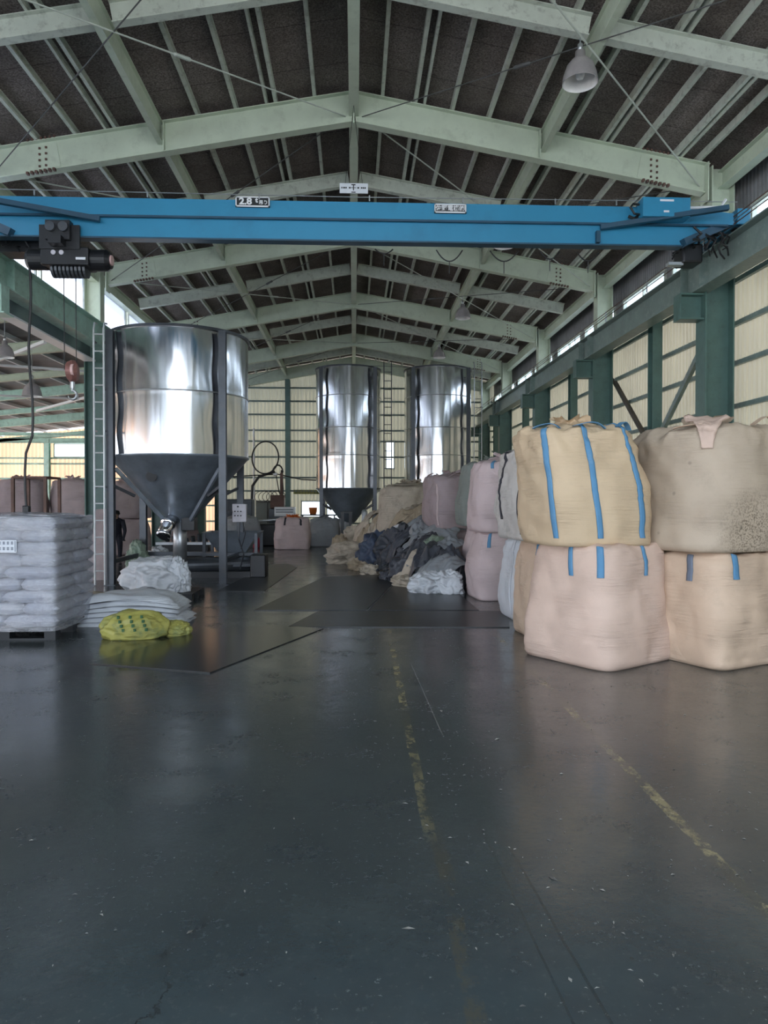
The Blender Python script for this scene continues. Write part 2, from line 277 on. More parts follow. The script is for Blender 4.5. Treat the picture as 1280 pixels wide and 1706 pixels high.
# ------------------------------------------------------------------ mesh helpers
LOC = {}
def thing(name, label, cat, loc=(0, 0, 0), rotz=0.0, group=None):
    o = bpy.data.objects.new(name, None); C.objects.link(o); o.empty_display_size = 0.2
    o.location = loc; o.rotation_euler = (0, 0, rotz); o['label'] = label; o['category'] = cat
    if group: o['group'] = group
    LOC[o.name] = Matrix.Translation(Vector(loc)) @ Matrix.Rotation(rotz, 4, 'Z')
    return o
def tag(o, label, cat, group=None):
    o['label'] = label; o['category'] = cat
    if group: o['group'] = group
    return o
class MB:
    def __init__(s): s.v = []; s.f = []; s.mi = None
    def add(s, vs, fs):
        n = len(s.v); s.v += [Vector(a) for a in vs]; s.f += [[i+n for i in f] for f in fs]; return s
    def box(s, x0, x1, y0, y1, z0, z1):
        return s.add([(x0,y0,z0),(x1,y0,z0),(x1,y1,z0),(x0,y1,z0),(x0,y0,z1),(x1,y0,z1),(x1,y1,z1),(x0,y1,z1)],
                     [(0,3,2,1),(4,5,6,7),(0,1,5,4),(1,2,6,5),(2,3,7,6),(3,0,4,7)])
    def prism(s, a, b, prof, up=(0, 0, 1)):
        """sweep a closed 2-D profile (side, up) from a to b"""
        a = Vector(a); b = Vector(b); d = (b-a).normalized(); u = Vector(up)
        if abs(d.dot(u)) > 0.98: u = Vector((0, 1, 0))
        r = d.cross(u).normalized(); u = r.cross(d).normalized(); n = len(prof)
        vs = [a + r*p[0] + u*p[1] for p in prof] + [b + r*p[0] + u*p[1] for p in prof]
        return s.add(vs, [[i, (i+1) % n, n+(i+1) % n, n+i] for i in range(n)] + [list(range(n-1, -1, -1)), list(range(n, 2*n))])
    def bar(s, a, b, w, h, up=(0, 0, 1)):
        return s.prism(a, b, [(-w/2, -h/2), (w/2, -h/2), (w/2, h/2), (-w/2, h/2)], up)
    def ibeam(s, a, b, w, h, up=(0, 0, 1), tf=0.014, tw=0.010):
        """I section, a-b is the middle of the web"""
        s.prism(a, b, [(-w/2, -h/2), (w/2, -h/2), (w/2, -h/2+tf), (-w/2, -h/2+tf)], up)
        s.prism(a, b, [(-w/2, h/2-tf), (w/2, h/2-tf), (w/2, h/2), (-w/2, h/2)], up)
        return s.prism(a, b, [(-tw/2, -h/2+tf), (tw/2, -h/2+tf), (tw/2, h/2-tf), (-tw/2, h/2-tf)], up)
    def tube(s, pts, r, n=8, cap=True):
        pts = [Vector(p) for p in pts]; rs = r if isinstance(r, (list, tuple)) else [r]*len(pts)
        base = len(s.v); u = None
        for i, p in enumerate(pts):
            d = (pts[min(i+1, len(pts)-1)] - pts[max(i-1, 0)]).normalized()
            if u is None:
                u = Vector((0, 0, 1)) if abs(d.z) < 0.9 else Vector((1, 0, 0))
            u = (u - d*u.dot(d)).normalized(); w = d.cross(u)
            for k in range(n):
                a = 2*PI*k/n; s.v.append(p + (u*math.cos(a) + w*math.sin(a))*rs[i])
        for i in range(len(pts)-1):
            for k in range(n):
                a = base+i*n+k; b = base+i*n+(k+1) % n; s.f.append([a, b, b+n, a+n])
        if cap:
            s.f.append([base+k for k in range(n-1, -1, -1)]); e = base+(len(pts)-1)*n; s.f.append([e+k for k in range(n)])
        return s
    def lathe(s, prof, cx=0, cy=0, n=48, fn=None):
        """prof: list of (r, z)"""
        base = len(s.v)
        for (r, z) in prof:
            for k in range(n):
                a = 2*PI*k/n; rr = r + (fn(a, z) if fn else 0); s.v.append(Vector((cx+rr*math.cos(a), cy+rr*math.sin(a), z)))
        for i in range(len(prof)-1):
            for k in range(n):
                a = base+i*n+k; b = base+i*n+(k+1) % n; s.f.append([a, b, b+n, a+n])
        return s
    def xf(s, mtx): s.v = [mtx @ v for v in s.v]; return s
    def build(s, name, m, parent=None, smooth=False, world=True):
        me = bpy.data.meshes.new(name)
        vs = s.v
        if parent is not None and world:
            inv = LOC[parent.name].inverted(); vs = [inv @ v for v in vs]
        org = None
        if parent is None and world and vs:
            xs = [v.x for v in vs]; ys = [v.y for v in vs]; zs = [v.z for v in vs]
            org = Vector(((min(xs)+max(xs))/2, (min(ys)+max(ys))/2, min(zs))); vs = [v-org for v in vs]
        me.from_pydata([tuple(v) for v in vs], [], s.f)
        me.materials.append(M[m] if isinstance(m, str) else m)
        if smooth:
            me.polygons.foreach_set('use_smooth', [True]*len(me.polygons))
        me.update()
        o = bpy.data.objects.new(name, me); C.objects.link(o)
        if org is not None: o.location = org; LOC[o.name] = Matrix.Translation(org)
        if parent is not None:
            o.parent = parent
            LOC[o.name] = LOC[parent.name] if world else Matrix.Identity(4)
        return o
def struct(o): o['kind'] = 'structure'; return o
def dup(root, loc=None, rotz=None, label=None, group=None):
    r = root.copy(); C.objects.link(r)
    if loc is not None: r.location = loc
    if rotz is not None: r.rotation_euler = (0, 0, rotz)
    if label: r['label'] = label
    if group: r['group'] = group
    for ch in list(root.children):
        c = ch.copy(); C.objects.link(c); c.parent = r
        for g in ch.children:
            d = g.copy(); C.objects.link(d); d.parent = c
    return r
def bevel(o, w, seg=2):
    b = o.modifiers.new('bevel', 'BEVEL'); b.width = w; b.segments = seg; b.limit_method = 'ANGLE'; return o
def text(body, name, m, parent, loc, size, rot=(PI/2, 0, 0), off=0.0, ext=0.002, sx=1.0, align='CENTER'):
    cu = bpy.data.curves.new(name, 'FONT'); cu.body = body; cu.size = size; cu.extrude = ext; cu.offset = off
    cu.align_x = align; cu.align_y = 'CENTER'
    o = bpy.data.objects.new(name, cu); C.objects.link(o)
    dg = bpy.context.evaluated_depsgraph_get(); me = bpy.data.meshes.new_from_object(o.evaluated_get(dg))
    bpy.data.objects.remove(o)
    mt = Matrix.Translation(Vector(loc)) @ Matrix.Rotation(rot[2], 4, 'Z') @ Matrix.Rotation(rot[0], 4, 'X') @ Matrix.Diagonal((sx, 1, 1, 1))
    me.transform(LOC[parent.name].inverted() @ mt); me.materials.clear(); me.materials.append(M[m])
    q = bpy.data.objects.new(name, me); C.objects.link(q); q.parent = parent; return q
FRAMES = [0.6, 5.6, 10.6, 15.6, 20.6, 25.6, 29.75]
MIDS = [3.1, 8.1, 13.1, 18.1, 23.1, 27.8]
Y0, Y1 = -3.5, 30.0
SL = 0.18
def ztop(x): return 7.46 - SL*abs(x)          # top of the rafters

# ------------------------------------------------------------------ structure: floor, roof, walls
struct(MB().box(-15.5, 5.9, Y0-4, Y1+0.2, -0.2, 0).build('floor', 'floor', world=True))
fl = bpy.data.objects['floor']
for v in fl.data.vertices: v.co += fl.location
fl.location = (0, 0, 0)
struct(MB().box(-60, 60, -60, 90, -0.32, -0.21).build('floor_outside_ground', 'ground'))
ceil = thing('ceiling', '', '')
del ceil['label'], ceil['category']; ceil['kind'] = 'structure'
for s in (-1, 1):
    mb = MB(); xe = 6.05*s
    mb.prism((0, Y0, 7.57), (0, Y1+.3, 7.57), [(0, 0), (xe, -SL*6.05), (xe, -SL*6.05+0.06), (0, 0.06)][::s])
    mb.build('roof_board', 'roof', ceil)
right_p = [0.42, 0.90, 1.44, 1.98, 2.52, 2.98, 3.16, 3.68, 4.22, 4.76, 5.12]
left_p = [-0.57, -1.13, -1.70, -2.25, -2.95, -3.42, -3.98, -4.52, -5.1]
def cpurlin(x, a=Y0, b=Y1, z=None, w=0.05, h=0.10, n='purlin', m='pale_light', par=None, sl=SL):
    z = (ztop(x) if z is None else z) + h/2 + 0.004
    sg = 1 if x > 0 else -1
    mb = MB()
    mb.prism((x, a, z), (x, b, z), [(-w/2, -h/2), (w/2, -h/2), (w/2, -h/2+.02), (-w/2+.004, -h/2+.02), (-w/2+.004, h/2-.012), (w/2, h/2-.012), (w/2, h/2), (-w/2, h/2)])
    return mb.build(n, m, par or ceil)
for x in right_p+left_p: cpurlin(x)
for x in (1.03, 3.78, -1.26, -3.55, 4.84): cpurlin(x, w=0.035)      # lapped second sections

def corrugated(mb, p0, p1, z0, z1, pitch=0.15, depth=0.03, ztop_fn=None):
    """vertical ribbed sheet from p0 to p1 (xy)"""
    p0 = Vector((*p0, 0)); p1 = Vector((*p1, 0)); L = (p1-p0).length; d = (p1-p0)/L; n = Vector((-d.y, d.x, 0))
    pts = []; k = 0; t = 0.0
    while t < L-1e-6:
        for (f, q) in ((0, 0), (0.55, 0), (0.65, 1), (0.9, 1)):
            tt = t+f*pitch
            if tt <= L: pts.append((tt, q*depth))
        t += pitch
    pts.append((L, 0))
    vs = []
    for (t, q) in pts:
        p = p0 + d*t + n*q; zt = ztop_fn(p) if ztop_fn else z1
        vs += [(p.x, p.y, z0), (p.x, p.y, zt)]
    mb.add(vs, [(2*i, 2*i+2, 2*i+3, 2*i+1) for i in range(len(pts)-1)])
    return mb
def girt(mb, a, b, z, off, h=0.07, t=0.06):
    mb.prism((a[0]+off[0], a[1]+off[1], z), (b[0]+off[0], b[1]+off[1], z), [(-t/2, -h/2), (t/2, -h/2), (t/2, -h/2+.015), (-t/2+.01, -h/2+.015), (-t/2+.01, h/2-.015), (t/2, h/2-.015), (t/2, h/2), (-t/2, h/2)])
# right wall: cream ribbed sheet below, darker siding with a window band above
WX = 5.86
wr = struct(corrugated(MB(), (WX, Y1), (WX, Y0), 0.0, 5.0, 0.13, 0.05).build('wall_right', 'wall_right'))
LOC['wall_right'] = Matrix.Translation(wr.location)
for z in (0.5, 1.1, 1.65, 2.3, 2.95, 3.6, 4.2, 4.85):
    mb = MB(); girt(mb, (WX, Y0), (WX, Y1), z, (-0.06, 0)); mb.build('girt', 'girder', wr)
wu = struct(corrugated(corrugated(MB(), (WX, Y1), (WX, Y0), 5.0, 5.28, 0.10, 0.02), (WX, Y1), (WX, Y0), 5.82, 6.55, 0.10, 0.02).build('wall_right_upper', 'upper_siding'))
n = 1
for i in range(len(FRAMES)-1):
    a, b = FRAMES[i], FRAMES[i+1]
    for (q0, q1) in ((a+.25, (a+b)/2-.15), ((a+b)/2+.15, b-.25)):
        w = MB(); fx = WX-.02
        w.box(fx-.05, fx+.03, q0, q1, 5.26, 5.31).box(fx-.05, fx+.03, q0, q1, 5.79, 5.84).box(fx-.05, fx+.03, q0, q0+.05, 5.31, 5.79).box(fx-.05, fx+.03, q1-.05, q1, 5.31, 5.79).box(fx-.04, fx+.02, (q0+q1)/2-.02, (q0+q1)/2+.02, 5.31, 5.79)
        wi = struct(w.build('window_%d' % n, 'pale_light')); n += 1
        LOC[wi.name] = Matrix.Translation(wi.location)
        MB().box(fx-.01, fx, q0+.05, q1-.05, 5.31, 5.79).build('pane', 'window', wi)
    for yy in (b, (a+b)/2):
        MB().box(WX-.05, WX+.02, yy-.25 if yy == b else yy-.15, yy+.25 if yy == b else yy+.15, 5.28, 5.82).build('mullion_panel', 'upper_siding', wu) if False else None
mb = MB()
for i in range(len(FRAMES)-1):
    b = FRAMES[i+1]; mm = (FRAMES[i]+b)/2
    mb.box(WX-.03, WX+.01, b-.25, b+.25, 5.28, 5.82).box(WX-.03, WX+.01, mm-.15, mm+.15, 5.28, 5.82)
mb.box(WX-.03, WX+.01, Y0, FRAMES[0]+.25, 5.28, 5.82)
LOC['wall_right_upper'] = Matrix.Translation(wu.location)
mb.build('siding_panel', 'upper_siding', wu)
# back wall of the hall and of the left aisle
def zback(p): return ztop(p.x)+0.1 if p.x > -5.5 else 4.75-0.1*(abs(p.x)-5.6)+0.3
def backwall(name, x0, x1, m, holes, z_from=0.0):
    """ribbed sheet split round rectangular holes (xa, xb, za, zb)"""
    xs = sorted(set([x0, x1]+[h[0] for h in holes]+[h[1] for h in holes])); mb = MB()
    for a, b in zip(xs[:-1], xs[1:]):
        hs = sorted([(h[2], h[3]) for h in holes if h[0] <= a+1e-6 and h[1] >= b-1e-6]); z = z_from
        for (za, zb) in hs:
            if za > z: corrugated(mb, (a, Y1), (b, Y1), z, za)
            z = zb
        corrugated(mb, (a, Y1), (b, Y1), z, 0, ztop_fn=zback)
    o = struct(mb.build(name, m)); LOC[name] = Matrix.Translation(o.location); return o
back_holes = [(-2.15, -1.25, 0.9, 1.5), (-1.1, -0.55, 0.75, 1.5), (1.35, 1.65, 2.9, 4.0)]
wb = backwall('wall_back', -5.5, WX, 'wall_back', back_holes)
left_holes = [(-12.2, -10.6, 3.35, 3.85), (-12.0, -9.9, 4.22, 4.29)]
wl = backwall('wall_back_aisle', -15.4, -5.5, 'wall_warm', left_holes)
for i, h in enumerate(back_holes+left_holes[:1]):
    w = MB(); a, b, c, d = h
    w.box(a-.04, b+.04, Y1-.08, Y1+.02, c-.05, c).box(a-.04, b+.04, Y1-.08, Y1+.02, d, d+.05).box(a-.04, a, Y1-.08, Y1+.02, c, d).box(b, b+.04, Y1-.08, Y1+.02, c, d)
    wi = struct(w.build('window_%d' % (n+i), 'pale_light')); LOC[wi.name] = Matrix.Translation(wi.location)
    MB().box(a, b, Y1-.02, Y1-.01, c, d).build('pane', 'window', wi)
for z in (0.6, 1.95, 2.5, 3.35, 4.0, 4.45, 5.1, 5.65, 6.2):
    mb = MB(); xr = WX if z < 6.2 else 5.0
    girt(mb, (-5.4, Y1), (xr, Y1), z, (0, -0.06)); mb.build('girt', 'girder', wb)
for z in (0.7, 1.35, 2.0, 2.45, 3.05, 3.28, 4.05, 4.5):
    if z > 4.4: continue
    mb = MB(); girt(mb, (-15.4, Y1), (-5.6, Y1), z, (0, -0.06)); mb.build('girt', 'mint', wl)
# left side: clerestory above the crane girder, lean-to aisle beyond
i0 = n+5
for i in range(len(FRAMES)-1):
    a, b = FRAMES[i], FRAMES[i+1]
    for (q0, q1) in ((a+.3, (a+b)/2-.08), ((a+b)/2+.08, b-.3)):
        w = MB(); fx = -5.62
        w.box(fx-.03, fx+.03, q0, q1, 5.15, 5.2).box(fx-.03, fx+.03, q0, q1, 6.18, 6.26).box(fx-.03, fx+.03, q0, q0+.05, 5.2, 6.18).box(fx-.03, fx+.03, q1-.05, q1, 5.2, 6.18)
        wi = struct(w.build('window_%d' % i0, 'pale_light')); i0 += 1
        LOC[wi.name] = Matrix.Translation(wi.location)
        MB().box(fx-.01, fx, q0+.05, q1-.05, 5.2, 6.18).build('pane', 'frost', wi)
struct(MB().box(-5.68, -5.62, Y0, Y1, 4.95, 5.15).box(-5.68, -5.62, Y0, Y1, 6.26, 6.5).build('wall_left_upper', 'upper_siding'))
def zl(x): return 4.75-0.1*(abs(x)-5.6)        # underside of the aisle rafters
ca = thing('ceiling_aisle', '', ''); del ca['label'], ca['category']; ca['kind'] = 'structure'
MB().add([(-5.66, Y0, zl(5.66)+.36), (-15.5, Y0, zl(15.5)+.36), (-15.5, Y1, zl(15.5)+.36), (-5.66, Y1, zl(5.66)+.36),
          (-5.66, Y0, zl(5.66)+.41), (-15.5, Y0, zl(15.5)+.41), (-15.5, Y1, zl(15.5)+.41), (-5.66, Y1, zl(5.66)+.41)],
         [(0,1,2,3),(7,6,5,4),(0,4,5,1),(1,5,6,2),(2,6,7,3),(3,7,4,0)]).build('roof_board', 'roof_grey', ca)
x = -6.2
while x > -15.3:
    cpurlin(x, z=zl(x)+.25, par=ca, m='white'); x -= 0.9
wll = struct(corrugated(corrugated(MB(), (-15.4, Y0), (-15.4, Y1), 0, 0.9), (-15.4, Y0), (-15.4, Y1), 3.3, 4.1).build('wall_left_aisle', 'wall_warm'))

# ------------------------------------------------------------------ steel members
# columns
def column(x, y, side, label, group=None, corbel=True, m_low='teal', ztopc=6.35, wx=0.44):
    t = thing('steel_column', label, 'column', (x, y, 0), 0, group)
    mb = MB(); mb.ibeam((x, y, 0.012), (x, y, 5.07), 0.30, wx, up=(1, 0, 0), tf=0.02, tw=0.014)
    mb.build('lower_shaft', m_low, t)
    xo = x + side*(wx/2-0.17)
    mb = MB(); mb.ibeam((xo, y, 5.07), (xo, y, ztop(xo)-.02), 0.26, 0.34, up=(1, 0, 0), tf=0.016, tw=0.012)
    mb.build('upper_shaft', 'pale', t)
    MB().box(x-wx/2-.06, x+wx/2+.06, y-.2, y+.2, 0, 0.02).build('base_plate', m_low, t)
    if corbel:
        xi = x - side*wx/2
        mb = MB(); xa = xi - side*.36
        mb.box(min(xa, xi), max(xa, xi), y-.12, y+.12, 4.56, 4.585).box(min(xa, xi), max(xa, xi), y-.12, y+.12, 4.2, 4.22).box(min(xa, xi), max(xa, xi), y-.006, y+.006, 4.22, 4.56).box(min(xa, xa+side*.012), max(xa, xa+side*.012), y-.12, y+.12, 4.22, 4.56)
        mb.build('corbel', m_low, t)
    return t
ords = {0.6: 'beside the camera', 5.6: 'ahead of the tall bags', 10.6: 'nearest of those in view', 15.6: 'second in view', 20.6: 'third in view', 25.6: 'fourth in view', 29.75: 'at the back wall corner'}
for y in FRAMES:
    column(5.40, y, 1, 'dark teal steel column of the right wall with crane corbel, %s' % ords[y])
for y in FRAMES:
    if y == 10.6: continue
    column(-5.46, y, -1, 'teal steel column of the left row, %s' % ords[y].replace('tall bags', 'white sack stack'), m_low='teal')
# stub column that hangs on the left jack beam at the nearest frame
t = thing('steel_column', 'short pale stub column standing on the left jack beam under the hoist', 'column', (-5.46, 10.6, 4.95))
MB().ibeam((-5.5, 10.6, 4.95), (-5.5, 10.6, ztop(5.5)), 0.26, 0.34, up=(1, 0, 0)).build('upper_shaft', 'pale', t)
MB().ibeam((-5.1, 10.6, 4.20), (-5.1, 10.6, 4.60), 0.24, 0.2, up=(1, 0, 0)).box(-5.25, -4.95, 10.45, 10.75, 4.18, 4.2).build('hanger_bracket', 'mint', t)
# wall posts
for i, y in enumerate((3.1, 8.1, 13.1, 18.1, 23.1, 28.0)):
    tag(MB().ibeam((5.55, y, 0.0), (5.55, y, 5.0), 0.18, 0.22, up=(0, 1, 0)).build('wall_post', 'teal'),
        'slender dark green post of the right wall, %s' % ['beside the camera', 'hidden behind the tan bags', 'between the two diagonal braces', 'behind the dark brown brace', 'behind the third column', 'last before the back wall'][i], 'post')
# diagonal wall braces
def brace(a, b, m, label):
    mb = MB(); mb.prism(a, b, [(-.005, -.06), (.09, -.06), (.09, -.048), (.005, -.048), (.005, .06), (-.005, .06)], up=(1, 0, 0))
    tag(mb.build('wall_brace', m), label, 'brace')
brace((5.60, 10.85, 4.40), (5.60, 15.3, .90), 'girder', 'green diagonal angle brace sloping down away from the nearest right column')
brace((5.70, 15.6, 4.15), (5.70, 10.9, .35), 'brown_brace', 'dark brown diagonal brace sloping down from the second right column towards the camera')
# main rafter frames
def bolts(mb, cx, cy, z0, ang, rows, cols, dr, dc, s):
    for r in range(rows):
        for c in range(cols):
            xx = cx + (c-(cols-1)/2)*dc; zz = z0 + (r-(rows-1)/2)*dr - SL*abs(xx)+SL*abs(cx)
            mb.box(xx-s, xx+s, cy-.018, cy, zz-s, zz+s)
fl_lbl = {0.6: 'over the camera', 5.6: 'first in front of the camera', 10.6: 'directly behind and above the blue crane', 15.6: 'second behind the blue crane', 20.6: 'third behind the blue crane', 25.6: 'over the two far silos', 29.75: 'against the back wall'}
for y in FRAMES:
    t = thing('roof_frame', 'deep pale green pitched roof frame %s' % fl_lbl[y], 'roof frame', (0, y, 6.0))
    for s in (-1, 1):
        h = 0.44; xo = 5.24; a = (0.0, y, 7.46-h/2); b = (s*xo, y, 7.46-h/2-SL*xo)
        r = MB().ibeam(a, b, 0.16, h).build('rafter', 'pale', t)
        mb = MB(); x2 = s*4.45
        mb.prism((x2-.22, y-.012, 7.24-SL*4.67 if s < 0 else 7.24-SL*4.23), (x2+.22, y-.012, 7.24-SL*4.23 if s < 0 else 7.24-SL*4.67), [(-.004, -.17), (.004, -.17), (.004, .17), (-.004, .17)])
        mb.build('splice_plate', 'pale', t)
        mb = MB(); bolts(mb, x2, y-.014, 7.24-SL*4.45, 0, 4, 2, .085, .09, .014)
        for c in range(7):
            xx = x2+(c-3)*.062
            mb.box(xx-.016, xx+.016, y-.11, y-.05, 7.02-SL*abs(xx)-.035, 7.02-SL*abs(xx)+.002)
            mb.box(xx-.014, xx+.014, y-.09, y-.05, 7.46-SL*abs(xx)-.002, 7.46-SL*abs(xx)+.03)
        mb.build('bolts', 'rust', t)
        MB().box(min(s*2.72, s*2.735), max(s*2.72, s*2.735), y-.1, y+.1, 7.03-SL*2.75, 7.44-SL*2.75).build('stiffener', 'pale', t)
        # knee plate
        MB().box(min(s*5.22, s*5.24), max(s*5.22, s*5.24), y-.12, y+.12, 5.95, ztop(5.24)).build('end_plate', 'pale', t)
    MB().box(-.01, .01, y-.1, y+.1, 6.98, 7.46).build('apex_plate', 'pale', t)
ml = {3.1: 'over the camera', 8.1: 'crossing the top of the picture', 13.1: 'just above the blue crane', 18.1: 'second beyond the blue crane', 23.1: 'third beyond the blue crane', 27.8: 'last before the back wall'}
for y in MIDS:
    t = thing('light_roof_rafter', 'shallow faded green intermediate rafter pair %s' % ml[y], 'rafter', (0, y, 6.0))
    for s in (-1, 1):
        h = 0.25
        for (xa, xb) in ((0.09, 2.66), (2.84, 5.3)):
            MB().ibeam((s*xa, y, 7.46-h/2-SL*xa), (s*xb, y, 7.46-h/2-SL*xb), 0.12, h, tf=.012, tw=.008).build('rafter_length', 'pale_light', t)
# longitudinal beams
def lbeam(x, zt, w, h, label, m='pale', name='longitudinal_beam', y0=Y0, y1=Y1-.1):
    return tag(MB().ibeam((x, y0, zt-h/2), (x, y1, zt-h/2), w, h, tf=.013).build(name, m), label, 'beam')
lbeam(0, 7.45, .14, .33, 'ridge beam running the length of the roof above the centre aisle', name='ridge_beam')
lbeam(2.78, ztop(2.78)-.01, .085, .30, 'pale green roof beam running lengthwise on the right slope, carrying the lamps')
lbeam(-2.78, ztop(2.78)-.01, .085, .30, 'pale green roof beam running lengthwise on the left slope')
lbeam(5.5, 6.42, .15, .26, 'eave beam along the top of the right wall', name='eave_beam')
lbeam(-5.5, 6.42, .15, .26, 'eave beam along the top of the left clerestory', name='eave_beam')
# crane runway girders with rails
def runway(s, m, label):
    x = s*5.13
    t = thing('runway_girder', label, 'crane girder', (x, 12, 4.62))
    MB().ibeam((x, Y0, 4.83), (x, Y1-.2, 4.83), 0.26, 0.47, tf=.02, tw=.012).build('girder_beam', m, t)
    MB().prism((x, Y0, 5.09), (x, Y1-.2, 5.09), [(-.05, -.025), (.05, -.025), (.05, -.01), (.012, 0), (.03, .012), (.03, .035), (-.03, .035), (-.03, .012), (-.012, 0), (-.05, -.01)]).build('rail', 'rust', t)
    for y in [f for f in FRAMES if 5 < f < 28]:
        for k in (-.3, .3):
            mb = MB(); xi = x - s*.006
            mb.box(min(xi, xi-s*.12), max(xi, xi-s*.12), y+k-.006, y+k+.006, 4.62, 5.05); mb.build('stiffener', m, t)
    return t
rr = runway(1, 'girder', 'grey green crane runway girder along the right wall with rail on top')
runway(-1, 'mint', 'mint green crane runway girder along the left columns with rail on top')
# conductor lines on the right girder
t = thing('conductor_rail', 'thin copper and dark conductor lines running along the right crane girder', 'conductor rail', (5.0, 12, 5.1))
for i, (dx, dz) in enumerate(((4.98, 5.14), (4.98, 5.19), (4.98, 5.24))):
    MB().tube([(dx, Y0, dz), (dx, Y1-.3, dz)], 0.008, 6).build('conductor_line', ('rust', 'steel', 'rust')[i], t)
for y in range(0, 29, 2):
    MB().box(4.975, 4.99, y+.1, y+.12, 5.06, 5.26).build('insulator_bracket', 'steel', t)
# left jack beam under the girder
t = thing('jack_beam', 'deep grey lengthwise beam under the left crane girder with a white lower flange', 'beam', (-5.5, 12, 4.4))
MB().ibeam((-5.5, Y0, 4.71), (-5.5, 15.3, 4.71), 0.20, 0.50).build('beam_web', 'dark_metal', t)
MB().box(-5.62, -5.38, Y0, 15.3, 4.425, 4.455).build('lower_flange', 'white', t)
tag(MB().ibeam((-5.5, 15.9, 4.71), (-5.5, Y1-.4, 4.71), 0.20, 0.50).build('jack_beam', 'teal'), 'deep teal lengthwise beam beyond the second left column', 'beam')
# aisle rafters, beams, posts
al = {5.6: 'level with the white sack stack', 8.1: 'left of the hoist', 10.6: 'under the hoist', 13.1: 'beside the near silo', 15.6: 'meeting the second left column', 18.1: 'behind the hook block', 20.6: 'third left column bay', 23.1: 'above the far aisle bags', 25.6: 'far bay', 29.7: 'against the warm back wall'}
for y, l in al.items():
    mm = 'pale' if y < 19 else 'mint'; h = .26 if abs((y-.6) % 5) < .1 else .16
    tag(MB().ibeam((-5.66, y, zl(5.66)+h/2), (-15.3, y, zl(15.3)+h/2), .12, h).build('aisle_rafter', mm), 'pale sloping rafter of the left aisle roof, %s' % l, 'rafter')
tag(MB().ibeam((-5.7, Y1-.3, 3.97), (-15.3, Y1-.3, 3.97), .16, .2).build('tie_beam', 'mint'), 'mint green horizontal beam across the warm back wall', 'beam')
tag(MB().ibeam((-5.7, Y1-2.6, 4.02), (-15.3, Y1-2.6, 4.02), .12, .12).build('tie_beam', 'mint'), 'thin mint beam just in front of the warm back wall', 'beam')
for x, l in ((-12.42, 'behind the brown rack frame'), (-14.6, 'at the left edge of the picture'), (-9.0, 'hidden beside the second left column')):
    tag(MB().ibeam((x, Y1-.25, 0), (x, Y1-.25, 4.0), .2, .2).build('wall_post', 'mint'), 'mint green post on the warm back wall, %s' % l, 'post')
tag(MB().ibeam((-2.72, Y1-.2, 0), (-2.72, Y1-.2, ztop(2.72)-.45), .2, .22, up=(0, 1, 0)).build('wall_post', 'teal'), 'green gable post on the back wall above the hoses', 'post')
tag(MB().ibeam((2.72, Y1-.2, 0), (2.72, Y1-.2, ztop(2.72)-.45), .2, .22, up=(0, 1, 0)).build('wall_post', 'teal'), 'green gable post on the back wall behind the right far silo', 'post')
for i, y in enumerate((8.6, 13.6, 18.6)):
    mb = MB(); mb.bar((-5.7, y, 4.46), (-9.4, y+3.2, 4.2), .06, .06).bar((-5.7, y+3.2, 4.46), (-9.4, y, 4.2), .05, .05)
    tag(mb.build('cross_brace', 'white'), 'white crossed roof braces of the left aisle, %s bay' % ('nearest', 'middle', 'farthest')[i], 'brace')

# roof bracing rods
rl = ['overhead', 'crane', 'near silo', 'third', 'fourth', 'farthest']
for i in range(len(FRAMES)-1):
    a, b = FRAMES[i], FRAMES[i+1]
    for s in (-1, 1):
        for k in (0, 1):
            p0 = Vector((s*.12, b if k == 0 else a, 7.12)); p1 = Vector((s*5.15, a if k == 0 else b, 7.12-SL*5.0 - .02))
            if (s == 1) != (k == 0): pass
            t = thing('bracing_rod', '%s rod on the %s roof slope, %s bay, %s end at the ridge' % ('pale' if k == (1 if s > 0 else 0) else 'dark', 'left' if s < 0 else 'right', rl[i], 'far' if k == 0 else 'near'), 'rod', p0)
            m = 'rod' if k == (1 if s > 0 else 0) else 'rod_dark'
            MB().tube([p0, p1], .011 if m == 'rod' else .008, 6).build('rod', m, t)
            q = p0.lerp(p1, .38); d = (p1-p0).normalized()
            MB().tube([q-d*.12, q-d*.1, q+d*.1, q+d*.12], [.012, .024, .024, .012], 8).build('turnbuckle', m, t)

# ------------------------------------------------------------------ lamps
def lamp(x, y, z, ztop_, label, sc=1.0, group=None):
    t = thing('high_bay_lamp', label, 'lamp', (x, y, z), 0, group)
    pr = [(0.02, .36), (.055, .35), (.06, .27), (.10, .25), (.15, .19), (.185, .09), (.20, 0.0)]
    pr = [(r*sc, z+q*sc) for r, q in pr]
    MB().lathe(pr, x, y, 32).build('lamp_shade', 'lamp', t, True)
    MB().lathe([(r-.004, q-.002) for r, q in pr[2:]][::-1]+[(0.001, z+.26*sc)], x, y, 32).build('reflector', 'lamp_in', t, True)
    MB().lathe([(.001, z+.04*sc), (.04*sc, z+.05*sc), (.055*sc, z+.10*sc), (.035*sc, z+.17*sc), (.02*sc, z+.25*sc)], x, y, 20).build('bulb', 'glass', t, True)
    MB().lathe([(.018*sc, z+.36*sc), (.03*sc, z+.38*sc), (.03*sc, z+.43*sc), (.01*sc, z+.45*sc)], x, y, 12).build('socket', 'steel', t, True)
    MB().tube([(x, y, z+.44*sc), (x, y, ztop_)], .008, 6).build('hanger', 'steel', t)
lamp(2.56, 8.12, 6.24, 6.78, 'grey bell lamp hanging largest and nearest, in front of the right roof slope')
lamp(2.74, 13.1, 6.16, 6.68, 'grey bell lamp hidden behind the blue crane')
lamp(2.74, 18.1, 6.12, 6.68, 'grey bell lamp on the right roof beam, second visible from the camera')
lamp(2.74, 23.1, 6.12, 6.68, 'small distant bell lamp just above the right far silo')
